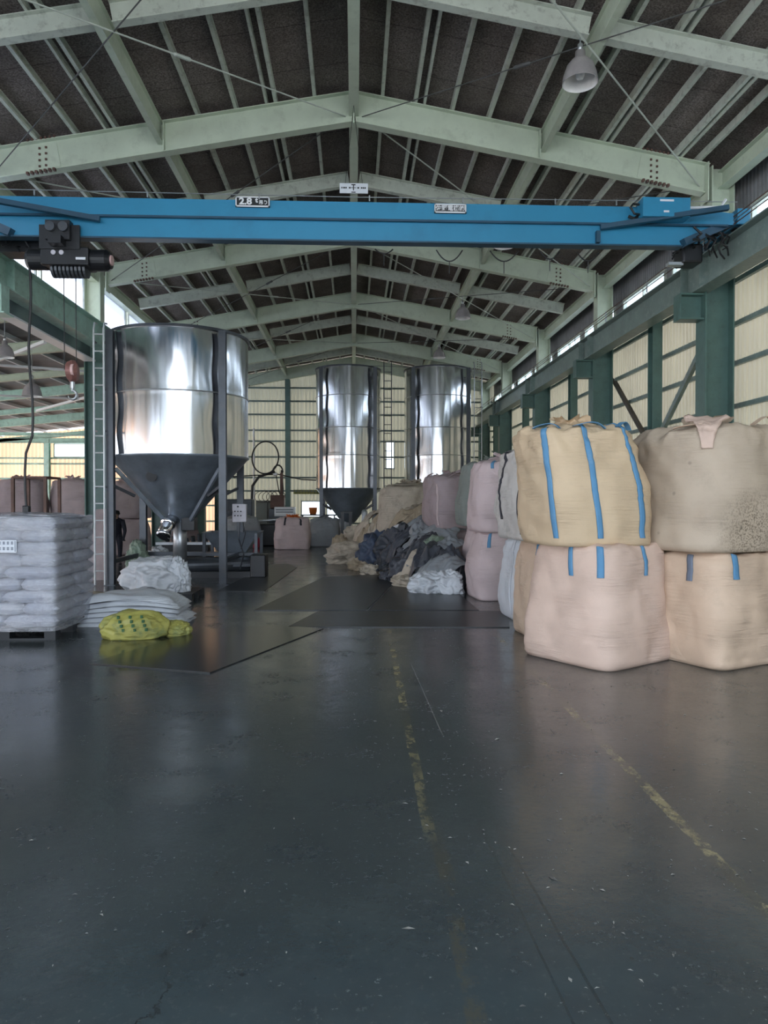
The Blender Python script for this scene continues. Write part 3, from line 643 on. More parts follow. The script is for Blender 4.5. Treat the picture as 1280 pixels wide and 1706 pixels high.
lamp(-6.15, 13.0, 4.05, 4.75, 'grey bell lamp at the left edge in the left aisle roof', .8)
lamp(-6.82, 15.6, 3.74, 4.93, 'grey bell lamp hanging behind the crane hook', 1.0)

# ------------------------------------------------------------------ overhead crane
cr_ = thing('overhead_crane', 'blue overhead travelling crane girder spanning the hall with hoist carriage ends', 'crane', (0, 9.4, 4.83))
CY = 9.3
MB().box(-5.0, 4.35, CY, CY+.24, 5.13, 5.345).add([(4.35, CY, 5.13), (4.98, CY, 5.13), (4.98, CY, 5.28), (4.35, CY, 5.345), (4.35, CY+.24, 5.13), (4.98, CY+.24, 5.13), (4.98, CY+.24, 5.28), (4.35, CY+.24, 5.345)], [(0,1,2,3),(7,6,5,4),(3,2,6,7),(1,5,6,2)]).build('upper_channel', 'blue', cr_)
MB().add([(-4.7, CY+.04, 4.86), (4.3, CY+.04, 4.86), (4.95, CY+.04, 5.13), (-4.95, CY+.04, 5.13), (-4.7, CY+.11, 4.86), (4.3, CY+.11, 4.86), (4.95, CY+.11, 5.13), (-4.95, CY+.11, 5.13)],
         [(0,1,2,3),(7,6,5,4),(0,4,5,1),(1,5,6,2),(3,7,4,0),(2,6,7,3)]).build('lower_web', 'blue', cr_)
MB().box(-4.7, 4.3, CY+.0, CY+.15, 4.84, 4.86).build('lower_flange', 'blue_dark', cr_)
MB().box(-5.0, 4.9, CY-.015, CY+.02, 5.105, 5.13).build('seam_lip', 'blue_dark', cr_)
MB().box(3.15, 3.2, CY-.03, CY+.04, 4.87, 5.02).build('stop_block', 'blue_dark', cr_)
for s in (-1, 1):
    x = s*5.13
    et = bevel(MB().box(x-.09, x+.09, 9.32, 10.75, 5.15, 5.36).build('end_truck', 'blue', cr_), .01)
    for yy in (9.5, 10.55):
        MB().tube([(x-.06, yy, 5.215), (x+.06, yy, 5.215)], .09, 20).build('wheel', 'black', et)
    mb = MB(); mb.bar((s*3.2, CY-.03, 5.06), (s*4.75, 9.0, 5.23), .07, .06); mb.build('diagonal_tie', 'blue_dark', cr_)
    MB().bar((s*4.3, CY+.0, 4.88), (s*5.0, CY+.1, 5.2), .12, .10).build('end_bracket', 'blue_dark', cr_)
eb = bevel(MB().box(3.68, 4.30, CY-.22, CY-.02, 5.14, 5.385).build('electrical_box', 'blue', cr_), .008)
MB().box(3.90, 4.08, CY-.224, CY-.22, 5.33, 5.355).box(3.95, 4.02, CY-.224, CY-.22, 5.19, 5.215).build('nameplate', 'paper', eb)
MB().tube([(3.72, CY-.1, 5.2), (3.6, CY-.14, 5.2), (3.55, CY-.14, 5.28), (3.6, CY-.1, 5.34), (3.7, CY-.1, 5.33)], .015, 8).tube([(3.68, CY-.06, 5.2), (3.62, CY-.08, 5.16), (3.56, CY-.05, 5.2)], .02, 8).build('cable_gland', 'wire', cr_)
MB().tube([(4.3, CY-.1, 5.30), (4.75, CY-.1, 5.32), (4.82, CY-.1, 5.42)], .018, 8).build('conduit', 'white', cr_)
MB().tube([(-5.0, CY-.05, 5.41), (0, CY-.05, 5.385), (5.0, CY-.05, 5.41)], .006, 6).build('tagline_wire', 'steel', cr_)
mb = MB()
for x in (-4, -2.6, -1.2, .2, 1.4, 2.6, 3.4): mb.box(x-.008, x+.008, CY-.055, CY-.04, 5.34, 5.41)
mb.build('wire_stanchions', 'steel', cr_)
# festoon loops under the girder
for i, (x0, x1, dz) in enumerate(((.28, .52, .06), (1.10, 1.45, .15), (1.82, 2.20, .14), (2.5, 2.76, .10), (3.0, 3.3, .12))):
    pts = [((x0+(x1-x0)*u), CY+.32, 4.86-dz*4*u*(1-u)) for u in [k/10 for k in range(11)]]
    m_ = MB().tube(pts, .009, 6); xm = (x0+x1)/2
    m_.tube([(xm, CY+.32, 4.86-dz), (xm, CY+.32, 4.86-dz-.16)], .006, 5)
    m_.build('festoon_cable', 'wire', cr_)
# current collector cluster on the right end, motor on the left end
mb = MB(); random.seed(5)
for i in range(26):
    a = Vector((4.35+random.random()*.55, 9.25+random.random()*.5, 4.95+random.random()*.2)); pts = [a]
    for k in range(4): pts.append(pts[-1]+Vector((random.uniform(-.09, .09), random.uniform(-.08, .08), random.uniform(-.11, .02))))
    mb.tube(pts, random.choice((.008, .012, .016)), 6)
mb.build('cable_bundle', 'wire', cr_)
bevel(MB().box(4.42, 4.70, 9.55, 9.85, 4.72, 4.98).build('travel_motor', 'black', cr_), .03)
MB().box(4.25, 4.45, 9.6, 9.7, 4.70, 4.74).build('collector_shoe', 'steel', cr_)
mb = MB().tube([(-4.5, 9.75, 4.98), (-4.1, 9.75, 4.98)], .13, 20).tube([(-4.95, 9.7, 4.9), (-4.5, 9.72, 4.95)], .11, 16).box(-4.6, -4.1, 9.6, 9.9, 4.75, 4.9)
for i in range(12):
    a = Vector((-4.9+random.random()*.7, 9.4+random.random()*.4, 4.95)); pts = [a]
    for k in range(4): pts.append(pts[-1]+Vector((random.uniform(-.09, .09), random.uniform(-.08, .08), random.uniform(-.1, .02))))
    mb.tube(pts, .012, 6)
mb.build('travel_motor', 'black', cr_)
# signs on the girder
def plate(x0, x1, z0, z1, m, name='sign_plate'):
    y = CY-.035
    s_ = MB().box(x0, x1, y, y+.02, z0, z1).build(name, m, cr_)
    e = .014; y2 = y-.004
    MB().box(x0, x1, y2, y, z0, z0+e*1.3).box(x0, x1, y2, y, z1-e, z1).box(x0, x0+e, y2, y, z0, z1).box(x1-e, x1, y2, y, z0, z1).build('sign_border', 'white', s_)
    return s_
sp = plate(-1.50, -1.07, 5.245, 5.375, 'sign_black')
text('2.8', 'sign_lettering', 'white', sp, (-1.375, CY-.037, 5.312), .115, off=.004, sx=1.15)
text('t', 'sign_lettering', 'white', sp, (-1.235, CY-.037, 5.33), .085, off=.004)
text('吊り', 'sign_lettering', 'white', sp, (-1.15, CY-.037, 5.30), .058, off=.0015)
sq = plate(1.035, 1.445, 5.21, 5.325, 'sign_grey')
text('佐野電機㈱', 'sign_lettering', 'white', sq, (1.24, CY-.037, 5.268), .076, off=.0012)
# hoist
ho = thing('chain_hoist', 'black electric hoist hanging from the blue crane with cable drum and end motor', 'hoist', (-3.6, 9.45, 4.4))
b_ = MB().box(-3.95, -3.35, 9.28, 9.62, 4.49, 4.72)
bevel(b_.build('hoist_body', 'black', ho), .02)
MB().tube([(-4.17, 9.45, 4.60), (-4.13, 9.45, 4.60), (-3.93, 9.45, 4.60)], [.11, .13, .13], 24).build('gear_case', 'black', ho)
MB().tube([(-3.37, 9.45, 4.60), (-3.17, 9.45, 4.60), (-3.12, 9.45, 4.60)], [.135, .135, .10], 24).build('motor', 'black', ho)
MB().tube([(-3.13, 9.44, 4.60), (-3.10, 9.44, 4.60)], .065, 20).build('motor_cap', 'pink', ho)
mb = MB()
for k in range(9): mb.tube([(-3.85+k*.05, 9.45, 4.48), (-3.82+k*.05, 9.45, 4.48)], .11, 16)
mb.build('rope_drum', 'dark_metal', ho)
MB().box(-3.85, -3.55, 9.2, 9.32, 4.78, 5.02).box(-3.78, -3.62, 9.1, 9.7, 4.70, 4.80).box(-3.95, -3.45, 9.26, 9.3, 4.68, 4.98).build('trolley', 'black', ho)
for x in (-3.78, -3.62): MB().tube([(x, 9.16, 4.93), (x, 9.20, 4.93)], .06, 16).build('trolley_wheel', 'dark_metal', ho)
MB().tube([(-3.78, 9.265, 4.64), (-3.78, 9.275, 4.64)], .03, 14).tube([(-3.68, 9.265, 4.64), (-3.68, 9.275, 4.64)], .03, 14).build('gauge', 'gray_pad', ho)
MB().box(-3.5, -3.38, 9.262, 9.275, 4.55, 4.58).build('label_plate', 'paper', ho)
for x in (-3.72, -3.57): MB().tube([(x, 9.45, 4.5), (x+.0, 9.45, 3.2)], .006, 6).build('wire_rope', 'wire', ho)
hb = thing('hook_block', 'worn red pulley block with steel hook hanging on the hoist ropes', 'hook', (-3.62, 9.45, 2.85))
MB().tube([(-3.66, 9.43, 3.18), (-3.64, 9.43, 3.18), (-3.60, 9.47, 3.18), (-3.58, 9.47, 3.18)], [.12, .14, .14, .12], 28).build('pulley_housing', 'pulley', hb)
MB().tube([(-3.59, 9.36, 3.18), (-3.56, 9.36, 3.18)], .075, 20).build('pulley_cap', 'pink', hb)
MB().tube([(-3.62, 9.45, 3.08), (-3.62, 9.45, 2.96)], .03, 12).build('swivel', 'steel', hb)
pts = [(-3.62, 9.45, 2.96), (-3.62, 9.45, 2.93)]
for k in range(12):
    a = PI/2 - k*PI*1.45/11; pts.append((-3.62+.055*math.cos(a), 9.45, 2.875+.055*math.sin(a)))
MB().tube(pts, [.018]*6+[.022]*4+[.016, .012, .008, .005], 10).build('hook', 'steel', hb)
pc = thing('pendant_control', 'long black pendant cable hanging from the hoist with push button box', 'pendant', (-4.12, 9.5, 1.2))
pts = [(-4.16+.02*math.sin(k*.9)-.004*k*(1 if k > 10 else -.5), 9.45, 4.6-k*.225) for k in range(15)]
MB().tube(pts, .017, 8).build('cable', 'wire', pc)
e = pts[-1]; bevel(MB().box(e[0]-.04, e[0]+.04, 9.42, 9.50, e[2]-.32, e[2]).build('button_box', 'black', pc), .01)
# white notice hanging on the ridge beam
nt_ = thing('notice_sign', 'small white notice with a cross mark hanging under the ridge beam above the crane', 'sign', (0, 10.4, 5.75))
sg = MB().box(-.20, .20, 10.25, 10.262, 5.86, 6.00).build('sign_plate', 'paper', nt_)
MB().tube([(-.12, 10.256, 6.0), (0, 10.3, 7.12)], .003, 5).tube([(.12, 10.256, 6.0), (0, 10.3, 7.12)], .003, 5).build('hanging_wire', 'wire', nt_)
mb = MB(); y = 10.245
mb.box(-.035, .025, y, y+.005, 5.972, 5.985).box(-.012, .002, y, y+.005, 5.90, 5.972).box(-.035, .025, y, y+.005, 5.868, 5.88)
mb.box(-.04, .035, y, y+.005, 5.932, 5.938)
for (a, b) in ((-.175, -.16), (-.15, -.125), (-.12, -.1), (-.07, -.045), (.05, .075), (.10, .12), (.125, .145), (.15, .17)): mb.box(a, b, y, y+.005, 5.925, 5.945)
mb.build('printed_marks', 'ink', sg)

# ------------------------------------------------------------------ silos
def silo(cx, cy, R, zb, zt, cone_z, leg, legw, seams, label, lad, n=128, seed=1, ladw=.34, dents=True, name='steel_silo'):
    t = thing(name, label, 'silo', (cx, cy, 0))
    def fn(a, z):
        px, py = math.cos(a), math.sin(a)
        v = noise.noise(Vector((px*4.2+seed, py*4.2, z*.30)))*.010 + noise.noise(Vector((px*9+seed, py*9, z*.35)))*.0075 + noise.noise(Vector((px*21+seed, py*21, z*.5)))*.0018
        for la in (45, 135, 225, 315):            # weld puckers along the legs
            dd = abs((math.degrees(a)-la+180) % 360-180)
            if dd < 14: v += .010*(1-dd/14)*math.sin(z*7+seed+la)*(1 if dents else .3)
        for sz in seams: v += .004*math.exp(-((z-sz)/.02)**2)
        return v
    nz = 60; pr = [(R, zb+(zt-zb)*k/nz) for k in range(nz+1)]
    MB().lathe(pr, cx, cy, n, fn).build('shell', 'shell', t, True)
    MB().lathe([(R+.005, zt-.05), (R+.03, zt-.05), (R+.03, zt), (R-.01, zt), (R-.012, zt-.2)], cx, cy, 72).build('top_rim', 'dark_metal', t)
    MB().lathe([(R-.02, zt-.06), (R*.5, zt-.02), (.01, zt)], cx, cy, 48).build('lid', 'steel', t)
    for sz in seams:
        MB().lathe([(R+.008, sz-.012), (R+.016, sz-.008), (R+.016, sz+.008), (R+.008, sz+.012)], cx, cy, 72).build('seam_band', 'steel', t, True)
    MB().lathe([(R+.02, zb+.0), (R+.02, zb-.03), (R-.02, zb-.05), (.26, cone_z+.05), (.2, cone_z), (.12, cone_z-.02)], cx, cy, 72).build('hopper_cone', 'cone', t, True)
    for sx in (-1, 1):
        for sy in (-1, 1):
            x, y = cx+sx*leg, cy+sy*leg
            l = MB().ibeam((x, y, 0.012), (x, y, zt-.06), legw, legw, up=(0, 1, 0), tf=.012).box(x-legw*.8, x+legw*.8, y-legw*.8, y+legw*.8, 0, .012)
            l.bar((x, y, zb-.55), (cx+sx*R*.52, cy+sy*R*.52, zb-.75), .05, .05)
            l.build('leg', 'dark_metal', t)
    # ladder
    lx, ly, ang, zl0, zl1, col = lad
    l = thing.__wrapped__ if False else None
    d = Vector((math.cos(ang), math.sin(ang), 0))*ladw/2; c = Vector((lx, ly, 0))
    mb = MB()
    for s in (-1, 1):
        p = c + d*s; o = Vector((-math.sin(ang), math.cos(ang), 0))*.12
        mb.tube([p+Vector((0, 0, zl0)), p+Vector((0, 0, zl1)), p+Vector((0, 0, zl1+.12))+o*.5, p+Vector((0, 0, zl1+.14))+o*1.6], .018, 8)
    ld = mb.build('ladder', col, t)
    z = zl0+.25
    while z < zl1:
        MB().tube([c-d+Vector((0, 0, z)), c+d+Vector((0, 0, z))], .013, 8).build('rung', col, ld); z += .30
    mb = MB()
    for z in (zb-.6, zb+.4, (zb+zt)/2, zt-.3):
        for s in (-1, 1):
            p = c+d*s+Vector((0, 0, z)); mb.bar(p, p+Vector((-math.sin(ang), math.cos(ang), 0))*.15, .03, .03)
    mb.build('ladder_bracket', 'dark_metal', ld)
    return t
s1 = silo(-3.37, 14.15, 1.30, 2.36, 4.64, 1.12, 1.0, .13, (3.48,), 'shiny steel mixing silo on four legs, near one behind the white sack stack', (-4.52, 13.0, 0.05, 0.02, 4.56, 'alu'), seed=2.3, ladw=.17)
c0 = (-3.37, 14.15)
MB().tube([(-3.45, 13.95, 1.18), (-3.50, 13.75, 1.08), (-3.53, 13.65, 0.98), (-3.55, 13.55, 0.86)], [.13, .12, .125, .12], 24).build('discharge_spout', 'chrome', s1, True)
MB().tube([(-3.50, 13.77, 1.10), (-3.515, 13.72, 1.06)], .14, 24).tube([(-3.54, 13.58, .90), (-3.55, 13.55, .86)], .135, 24).build('spout_ring', 'chrome', s1, True)
MB().tube([(-3.555, 13.543, .853), (-3.56, 13.535, .843)], .105, 20).build('spout_mouth', 'black', s1)
MB().tube([(-3.37, 14.1, 1.2), (-3.37, 14.1, .3)], .13, 24).build('auger_tube', 'steel', s1, True)
bevel(MB().box(-3.30, -3.05, 13.9, 14.2, .95, 1.2).build('slide_gate', 'black', s1), .01)
MB().tube([(-3.66, 13.32, 1.98), (-3.66, 13.18, 1.96)], .10, 20).build('inspection_port', 'black', s1)
for (a, b) in (((-4.3, 13.2, 2.1), (-3.62, 13.9, 1.15)), ((-2.44, 13.2, 2.1), (-3.12, 13.9, 1.15))):
    MB().bar(a, b, .045, .07).build('cone_rib', 'cone', s1)
mb = MB()
for sy in (-1, 1): mb.bar((c0[0]-1, c0[1]+sy, .42), (c0[0]+1, c0[1]+sy, .42), .06, .08) if sy > 0 else None
mb.bar((c0[0]-1, c0[1]-1, .42), (c0[0]-1, c0[1]+1, .42), .06, .08).bar((c0[0]+1, c0[1]-1, .42), (c0[0]+1, c0[1]+1, .42), .06, .08)
mb.build('base_tie', 'dark_metal', s1)
cb = bevel(MB().box(-2.28, -2.02, 13.6, 13.72, 1.12, 1.46).build('control_box', 'gray_pad', s1), .01)
mb = MB()
for r in range(2):
    for c in range(3): mb.tube([(-2.23+c*.055, 13.6, 1.24+r*.08), (-2.23+c*.055, 13.588, 1.24+r*.08)], .014, 10)
mb.tube([(-2.175, 13.6, 1.41), (-2.175, 13.588, 1.41)], .018, 10); mb.build('push_buttons', 'ink', cb)
MB().bar((-2.3, 13.68, 1.3), (-2.37, 13.3, 1.3), .05, .05).tube([(-2.15, 13.66, 1.12), (-2.18, 13.7, .8), (-2.1, 13.8, .5), (-2.2, 14, .2)], .014, 8).tube([(-2.1, 13.66, 1.12), (-2.05, 13.7, .9), (-2.15, 13.8, .6)], .011, 8).build('box_bracket', 'dark_metal', s1)
silo(-.20, 25.6, 1.14, 1.98, 6.16, .75, .92, .12, (5.15, 4.05, 3.1), 'tall steel silo in the distance, left of the two far silos', (1.16, 24.75, 0.0, .3, 6.2, 'dark_metal'), seed=7.1, ladw=.26)
silo(2.98, 25.6, 1.18, 1.98, 6.16, .75, .95, .12, (5.15, 4.05, 3.1), 'tall steel silo in the distance, right of the two far silos', (4.28, 24.75, 0.0, .3, 6.2, 'steel'), seed=11.7, ladw=.26)

# feed hopper under the near silo
fh = thing('feed_hopper', 'grey sloped feed trough on a dark frame beside the near silo legs', 'hopper', (-2.45, 15.2, 0))
def trough(x0, x1, y0, y1, z0, z1, inset):
    t0, t1 = inset, .02
    return MB().add([(x0, y0, z1), (x1, y0, z1), (x1, y1, z1), (x0, y1, z1), (x0+t0, y0+t0, z0), (x1-t0, y0+t0, z0), (x1-t0, y1-t0, z0), (x0+t0, y1-t0, z0),
                     (x0+t1, y0+t1, z1), (x1-t1, y0+t1, z1), (x1-t1, y1-t1, z1), (x0+t1, y1-t1, z1)],
                    [(0,4,5,1),(1,5,6,2),(2,6,7,3),(3,7,4,0),(7,6,5,4),(0,1,9,8),(1,2,10,9),(2,3,11,10),(3,0,8,11),(8,9,5,4),(9,10,6,5),(10,11,7,6),(11,8,4,7)])
trough(-3.1, -1.95, 14.75, 15.7, .45, .88, .3).build('hopper_pan', 'cone', fh)
mb = MB()
for x in (-3.05, -2.0):
    for y in (14.8, 15.65): MB().box(x-.03, x+.03, y-.03, y+.03, 0, .86).build('stand_leg', 'dark_metal', fh)
for (ya, za) in ((14.76, .18), (15.62, .18), (14.76, .40)): MB().box(-3.1, -1.95, ya, ya+.06, za, za+.06).build('stand_rail', 'dark_metal', fh)
bevel(MB().box(-2.05, -1.75, 14.3, 14.8, 0, .45).build('gear_motor', 'black', fh), .02)
mv = thing('screw_conveyor', 'dark low screw conveyor machine lying on the floor under the near silo', 'conveyor', (-3.4, 14.6, 0))
MB().tube([(-3.6, 14.5, .22), (-2.0, 15.1, .22)], .16, 20).build('conveyor_tube', 'dark_metal', mv)
MB().box(-3.8, -2.05, 14.3, 14.42, .0, .12).box(-3.8, -2.05, 15.2, 15.3, .0, .12).build('skid', 'black', mv)
# low dark machine behind silo, left part
lm = thing('bench_machine', 'dark low machine with pale tray seen between the near silo legs', 'machine', (-4.0, 17.2, 0))
MB().box(-4.6, -3.3, 16.9, 17.6, .50, .56).build('tray', 'steel', lm)
bevel(MB().box(-4.5, -3.4, 17.0, 17.5, 0, .5).build('body', 'black', lm), .02)
mb = MB()
for k in range(7): mb.tube([(-4.4+k*.15, 17.2, .56), (-4.4+k*.15, 17.15, .62+.06*(k % 3))], .05, 10)
mb.build('fittings', 'dark_metal', lm)

# ------------------------------------------------------------------ bulk bags
def bag(label, cx, cy, z0, w, d, h, rot, m, seed, bulge=.07, sq=(7, 3.6), lean=(0, 0), straps=(), frill='gather', group=None, na=96, nz=40, wr=1.0, top=.80, flatten=0.0, extra=None, liner=None):
    t = thing('bulk_bag', label, 'bulk bag', (cx, cy, z0), rot, group)
    sd = Vector((seed*3.7, seed*1.3, seed*2.1))
    path = [(0.0, .004, sq[0]), (.5, .002, sq[0]), (.88, 0.0, sq[0]), (.95, .006, sq[0])]
    K = 30
    for k in range(1, K+1):
        u = k/K; s = .955 + bulge*math.sin(PI*min(1, u**.85)) - (.06*u**3)
        path.append((s, .01+u*(.90), sq[0]+(sq[1]-sq[0])*min(1, u*1.6)))
    for k in range(1, 9):
        a = k/8*PI/2; path.append((.895 - (1-math.cos(a))*(1-top)*1.4, .91+.075*math.sin(a), sq[1]-.4))
    path += [(.45, .99, 2.5), (.2, .985, 2), (0.001, .98, 2)]
    def surf(th, u, off=0.0):
        """u in path index units"""
        i = min(int(u), len(path)-2); f = u-i
        s, z, n = [path[i][j]*(1-f)+path[i+1][j]*f for j in range(3)]
        c_, s_ = math.cos(th), math.sin(th)
        r = (abs(c_)**n+abs(s_)**n)**(-1/n)
        x = c_*r*s*w/2; y = s_*r*s*d/2; zz = z*h
        nv = Vector((c_, s_, 0))
        q = Vector((x, y, zz))*2.2+sd
        amp = min(1, s)*(1 if 4 <= i else .25)
        dsp = noise.noise(q)*.042 + noise.noise(q*2.3)*.020 + (1-abs(noise.noise(q*1.7+sd)))*.02
        cr_ = noise.noise(Vector((x*2.0, y*2.0, zz*24))+sd)*.010*wr*max(0, noise.noise(q*.9+sd)*1.6+.45)
        dsp += cr_
        x += nv.x*dsp*amp; y += nv.y*dsp*amp
        if frill == 'gather' and i > 24:
            g = min(1, (i-24)/8)*amp; dg = ((1-abs(noise.noise(q*2.6+sd))*2)*.035+(1-abs(noise.noise(q*5.5+sd))*2)*.016-.02)*g
            x += nv.x*dg; y += nv.y*dg; zz += dg*.6
        if i > 33: zz += (noise.noise(q*2.5)*.05 + noise.noise(q*6)*.02)*min(1, (i-33)/5)
        x += lean[0]*(zz/h)**1.3; y += lean[1]*(zz/h)**1.3
        x += nv.x*off; y += nv.y*off
        if i > 33: zz += off*.8
        return Vector((x, y, max(zz, 0 if i < 6 else zz)))
    mb = MB(); n = na
    for i in range(len(path)):
        for k in range(n): mb.v.append(surf(2*PI*k/n, i))
    for i in range(len(path)-1):
        for k in range(n):
            a = i*n+k; b = i*n+(k+1) % n; mb.f.append([a, b, b+n, a+n])
    if flatten: 
        for v in mb.v:
            if v.z > h*flatten: v.z = h*flatten+(v.z-h*flatten)*.3
    mb.build('bag_body', m, t, True, world=False)
    for (th, u0, u1, wd, sm) in straps:
        sb = MB(); dn = wd/(w*.55)/2; N = max(6, int((u1-u0)*1.5))
        for side in range(2):
            for k in range(N+1):
                u = u0+(u1-u0)*k/N; wob = .014*noise.noise(Vector((u*.13, seed, th)))
                for q in (-1, -.33, .33, 1): sb.v.append(surf(th+dn*q+wob, u, .004 if side else .013-.004*abs(q)))
        m4 = 4*(N+1)
        for k in range(N):
            for q in range(3):
                a = k*4+q; sb.f.append([a, a+1, a+5, a+4]); sb.f.append([m4+a, m4+a+4, m4+a+5, m4+a+1])
            for (p, q2) in ((0, 1), (3, 0)):
                a = k*4+p; sb.f.append([a, a+4, m4+a+4, m4+a] if p == 0 else [a+4, a, m4+a, m4+a+4])
        sb.f.append([0, m4, m4+3, 3]); e = N*4; sb.f.append([e, e+3, m4+e+3, m4+e])
        sb.build('strap', sm, t, True, world=False)
    if frill == 'gather':          # crumpled, tied filling spout and slack cloth on top
        fb = MB(); R0 = .20*w; NN = 56; prs = [(1.9, -.03), (1.35, .015), (1.0, .05), (.6, .085), (.42, .10), (.62, .135), (.80, .15)]
        for (r, z) in prs:
            for k in range(NN):
                a = 2*PI*k/NN; fold = 1+.16*math.sin(9*a+seed)*(1 if r < 1.2 else .5)+.22*noise.noise(Vector((math.cos(a)*2, math.sin(a)*2, r*2))+sd)
                fb.v.append(Vector((R0*r*fold*math.cos(a)+lean[0], R0*r*fold*math.sin(a)+lean[1], h*.975+z*(.7+.6*noise.noise(Vector((math.cos(a)*3, math.sin(a)*3, 5))+sd)) )))
        for i in range(len(prs)-1):
            for k in range(NN): a = i*NN+k; b = i*NN+(k+1) % NN; fb.f.append([a, b, b+NN, a+NN])
        fb.build('filling_spout', liner or m, t, True, world=False)
    if extra: extra(t, surf)
    return t
def loops(specs, m):
    """slack lifting loops lying over the shoulder of a bag: (theta, spread, height, droop)"""
    def f(t, surf):
        for (th, sp, hh, wd) in specs:
            mb = MB(); p0 = surf(th-sp, 36, .01); p1 = surf(th+sp, 36, .01); N = 14; c = []
            for k in range(N+1):
                u = k/N; p = p0.lerp(p1, u); p.z += hh*4*u*(1-u)*(.8+.3*math.sin(3*u+th)); c.append(p)
            out = Vector((math.cos(th), math.sin(th), 0))
            for k, p in enumerate(c):
                for q, e in ((-.5, 0), (.5, 0), (.5, .006), (-.5, .006)): mb.v.append(p+out*q*wd+Vector((0, 0, e)))
            for k in range(N):
                for q in range(4): a = k*4+q; b = k*4+(q+1) % 4; mb.f.append([a, a+4, b+4, b])
            mb.build('lifting_loop', m, t, False, world=False)
    return f
D2 = math.radians
def flap(th, m, w0=.26, w1=.07, ua=41, ub=29):
    def f(t, surf):
        mb = MB(); N = 26; K = 9
        for i in range(N+1):
            u = i/N; uu = ua+(ub-ua)*u; w = w0*(1-u)**1.4+w1*(.35+.65*u)
            for k in range(K):
                q = k/(K-1)*2-1
                p = surf(th+q*w*(1.6 if uu > 38 else 1.0), uu, .022+.030*(1-u)*(.5+.5*math.cos(q*7+u*4))+.008*noise.noise(Vector((q*2, u*6, 1)))); p.z += .05*max(0, 1-u*3)
                mb.v.append(p)
        for i in range(N):
            for k in range(K-1): a = i*K+k; mb.f.append([a, a+1, a+K+1, a+K])
        o = mb.build('spout_flap', m, t, True, world=False); so = o.modifiers.new('thick', 'SOLIDIFY'); so.thickness = .005
    return f
# near right pair, lower
bag('pink beige bulk bag with three short blue straps, lower one nearest the aisle', 2.36, 6.88, 0, 1.06, 1.06, 1.13, D2(33), 'bag_pink', 1, bulge=.02, sq=(9, 4.2), lean=(-.02, 0),
    straps=[(D2(-168), 27, 37, .055, 'strap_blue'), (D2(-139), 27, 37, .06, 'strap_blue'), (D2(-84), 27, 38, .055, 'strap_blue')], frill=None, top=.9, extra=loops([(D2(-20), .35, .12, .05)], 'strap_blue'), na=128)
bag('peach bulk bag with two short slate blue straps, lower one at the right edge', 3.47, 6.88, 0, 1.10, 1.10, 1.06, D2(26), 'bag_peach', 2, bulge=.03, sq=(9, 4.4),
    straps=[(D2(-161), 27, 36, .07, 'strap_slate'), (D2(-121), 28, 37, .07, 'strap_blue')], frill=None, top=.9, na=128, wr=1.6)
# near right pair, upper
bag('tan bulk bag with three long blue straps leaning on top of the pink beige bag', 2.25, 6.93, 1.09, 1.08, 1.06, 1.13, D2(8), 'bag_tan', 3, bulge=.05, sq=(4, 3.2), lean=(-.16, 0),
    straps=[(D2(-139), 5, 38, .055, 'strap_blue'), (D2(-101), 5, 40, .06, 'strap_blue'), (D2(-58), 5, 40, .055, 'strap_blue')], top=.78, na=128, wr=1.3, extra=loops([(D2(-140), .25, .07, .05), (D2(-95), .3, .06, .05), (D2(-50), .25, .06, .05)], 'strap_blue'))
bag('large khaki stained bulk bag on top of the peach bag at the right edge', 3.46, 6.95, 1.04, 1.30, 1.22, 1.18, D2(24), 'bag_khaki', 4, bulge=.03, sq=(4, 3.0), lean=(0, 0),
    top=.80, na=128, wr=1.2, extra=lambda t, sf: (loops([(D2(-80), .35, .10, .05), (D2(-150), .3, .05, .06)], 'bag_peach')(t, sf), flap(D2(-138), 'bag_pink')(t, sf)))
# second row
bag('beige bulk bag squeezed behind the pink beige bag on the floor', 2.42, 8.02, 0, 1.06, 1.02, 1.12, D2(8), 'bag_peach', 5, straps=[(D2(-150), 29, 37, .055, 'strap_blue')], frill=None, top=.9, wr=1.5)
bag('dirty pale bulk bag with torn side leaning behind the tan bag', 2.24, 8.0, 1.08, 1.08, 1.02, 1.02, D2(6), 'bag_dirty', 6, lean=(-.05, 0), straps=[(D2(-140), 5, 38, .05, 'strap_dark'), (D2(170), 10, 38, .05, 'strap_dark')], wr=2.0)
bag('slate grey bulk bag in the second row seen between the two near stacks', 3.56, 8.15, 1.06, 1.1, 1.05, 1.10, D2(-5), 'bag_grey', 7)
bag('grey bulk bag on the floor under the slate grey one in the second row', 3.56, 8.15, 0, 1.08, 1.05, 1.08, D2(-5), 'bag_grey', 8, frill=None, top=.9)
bag('khaki bulk bag at the far right of the second row', 4.72, 8.1, 0, 1.05, 1.0, 1.08, D2(10), 'bag_peach', 9, frill=None, top=.9)
bag('white bulk bag with pale blue trim on the floor behind the beige one', 2.50, 9.22, 0, 1.06, 1.06, 1.06, D2(4), 'bag_white', 10, straps=[(D2(-160), 5, 37, .06, 'bag_white')], frill='gather')
bag('white and grey bulk bag behind the slate grey one in the third row', 3.56, 9.3, 0, 1.08, 1.05, 1.1, D2(2), 'bag_grey', 12)
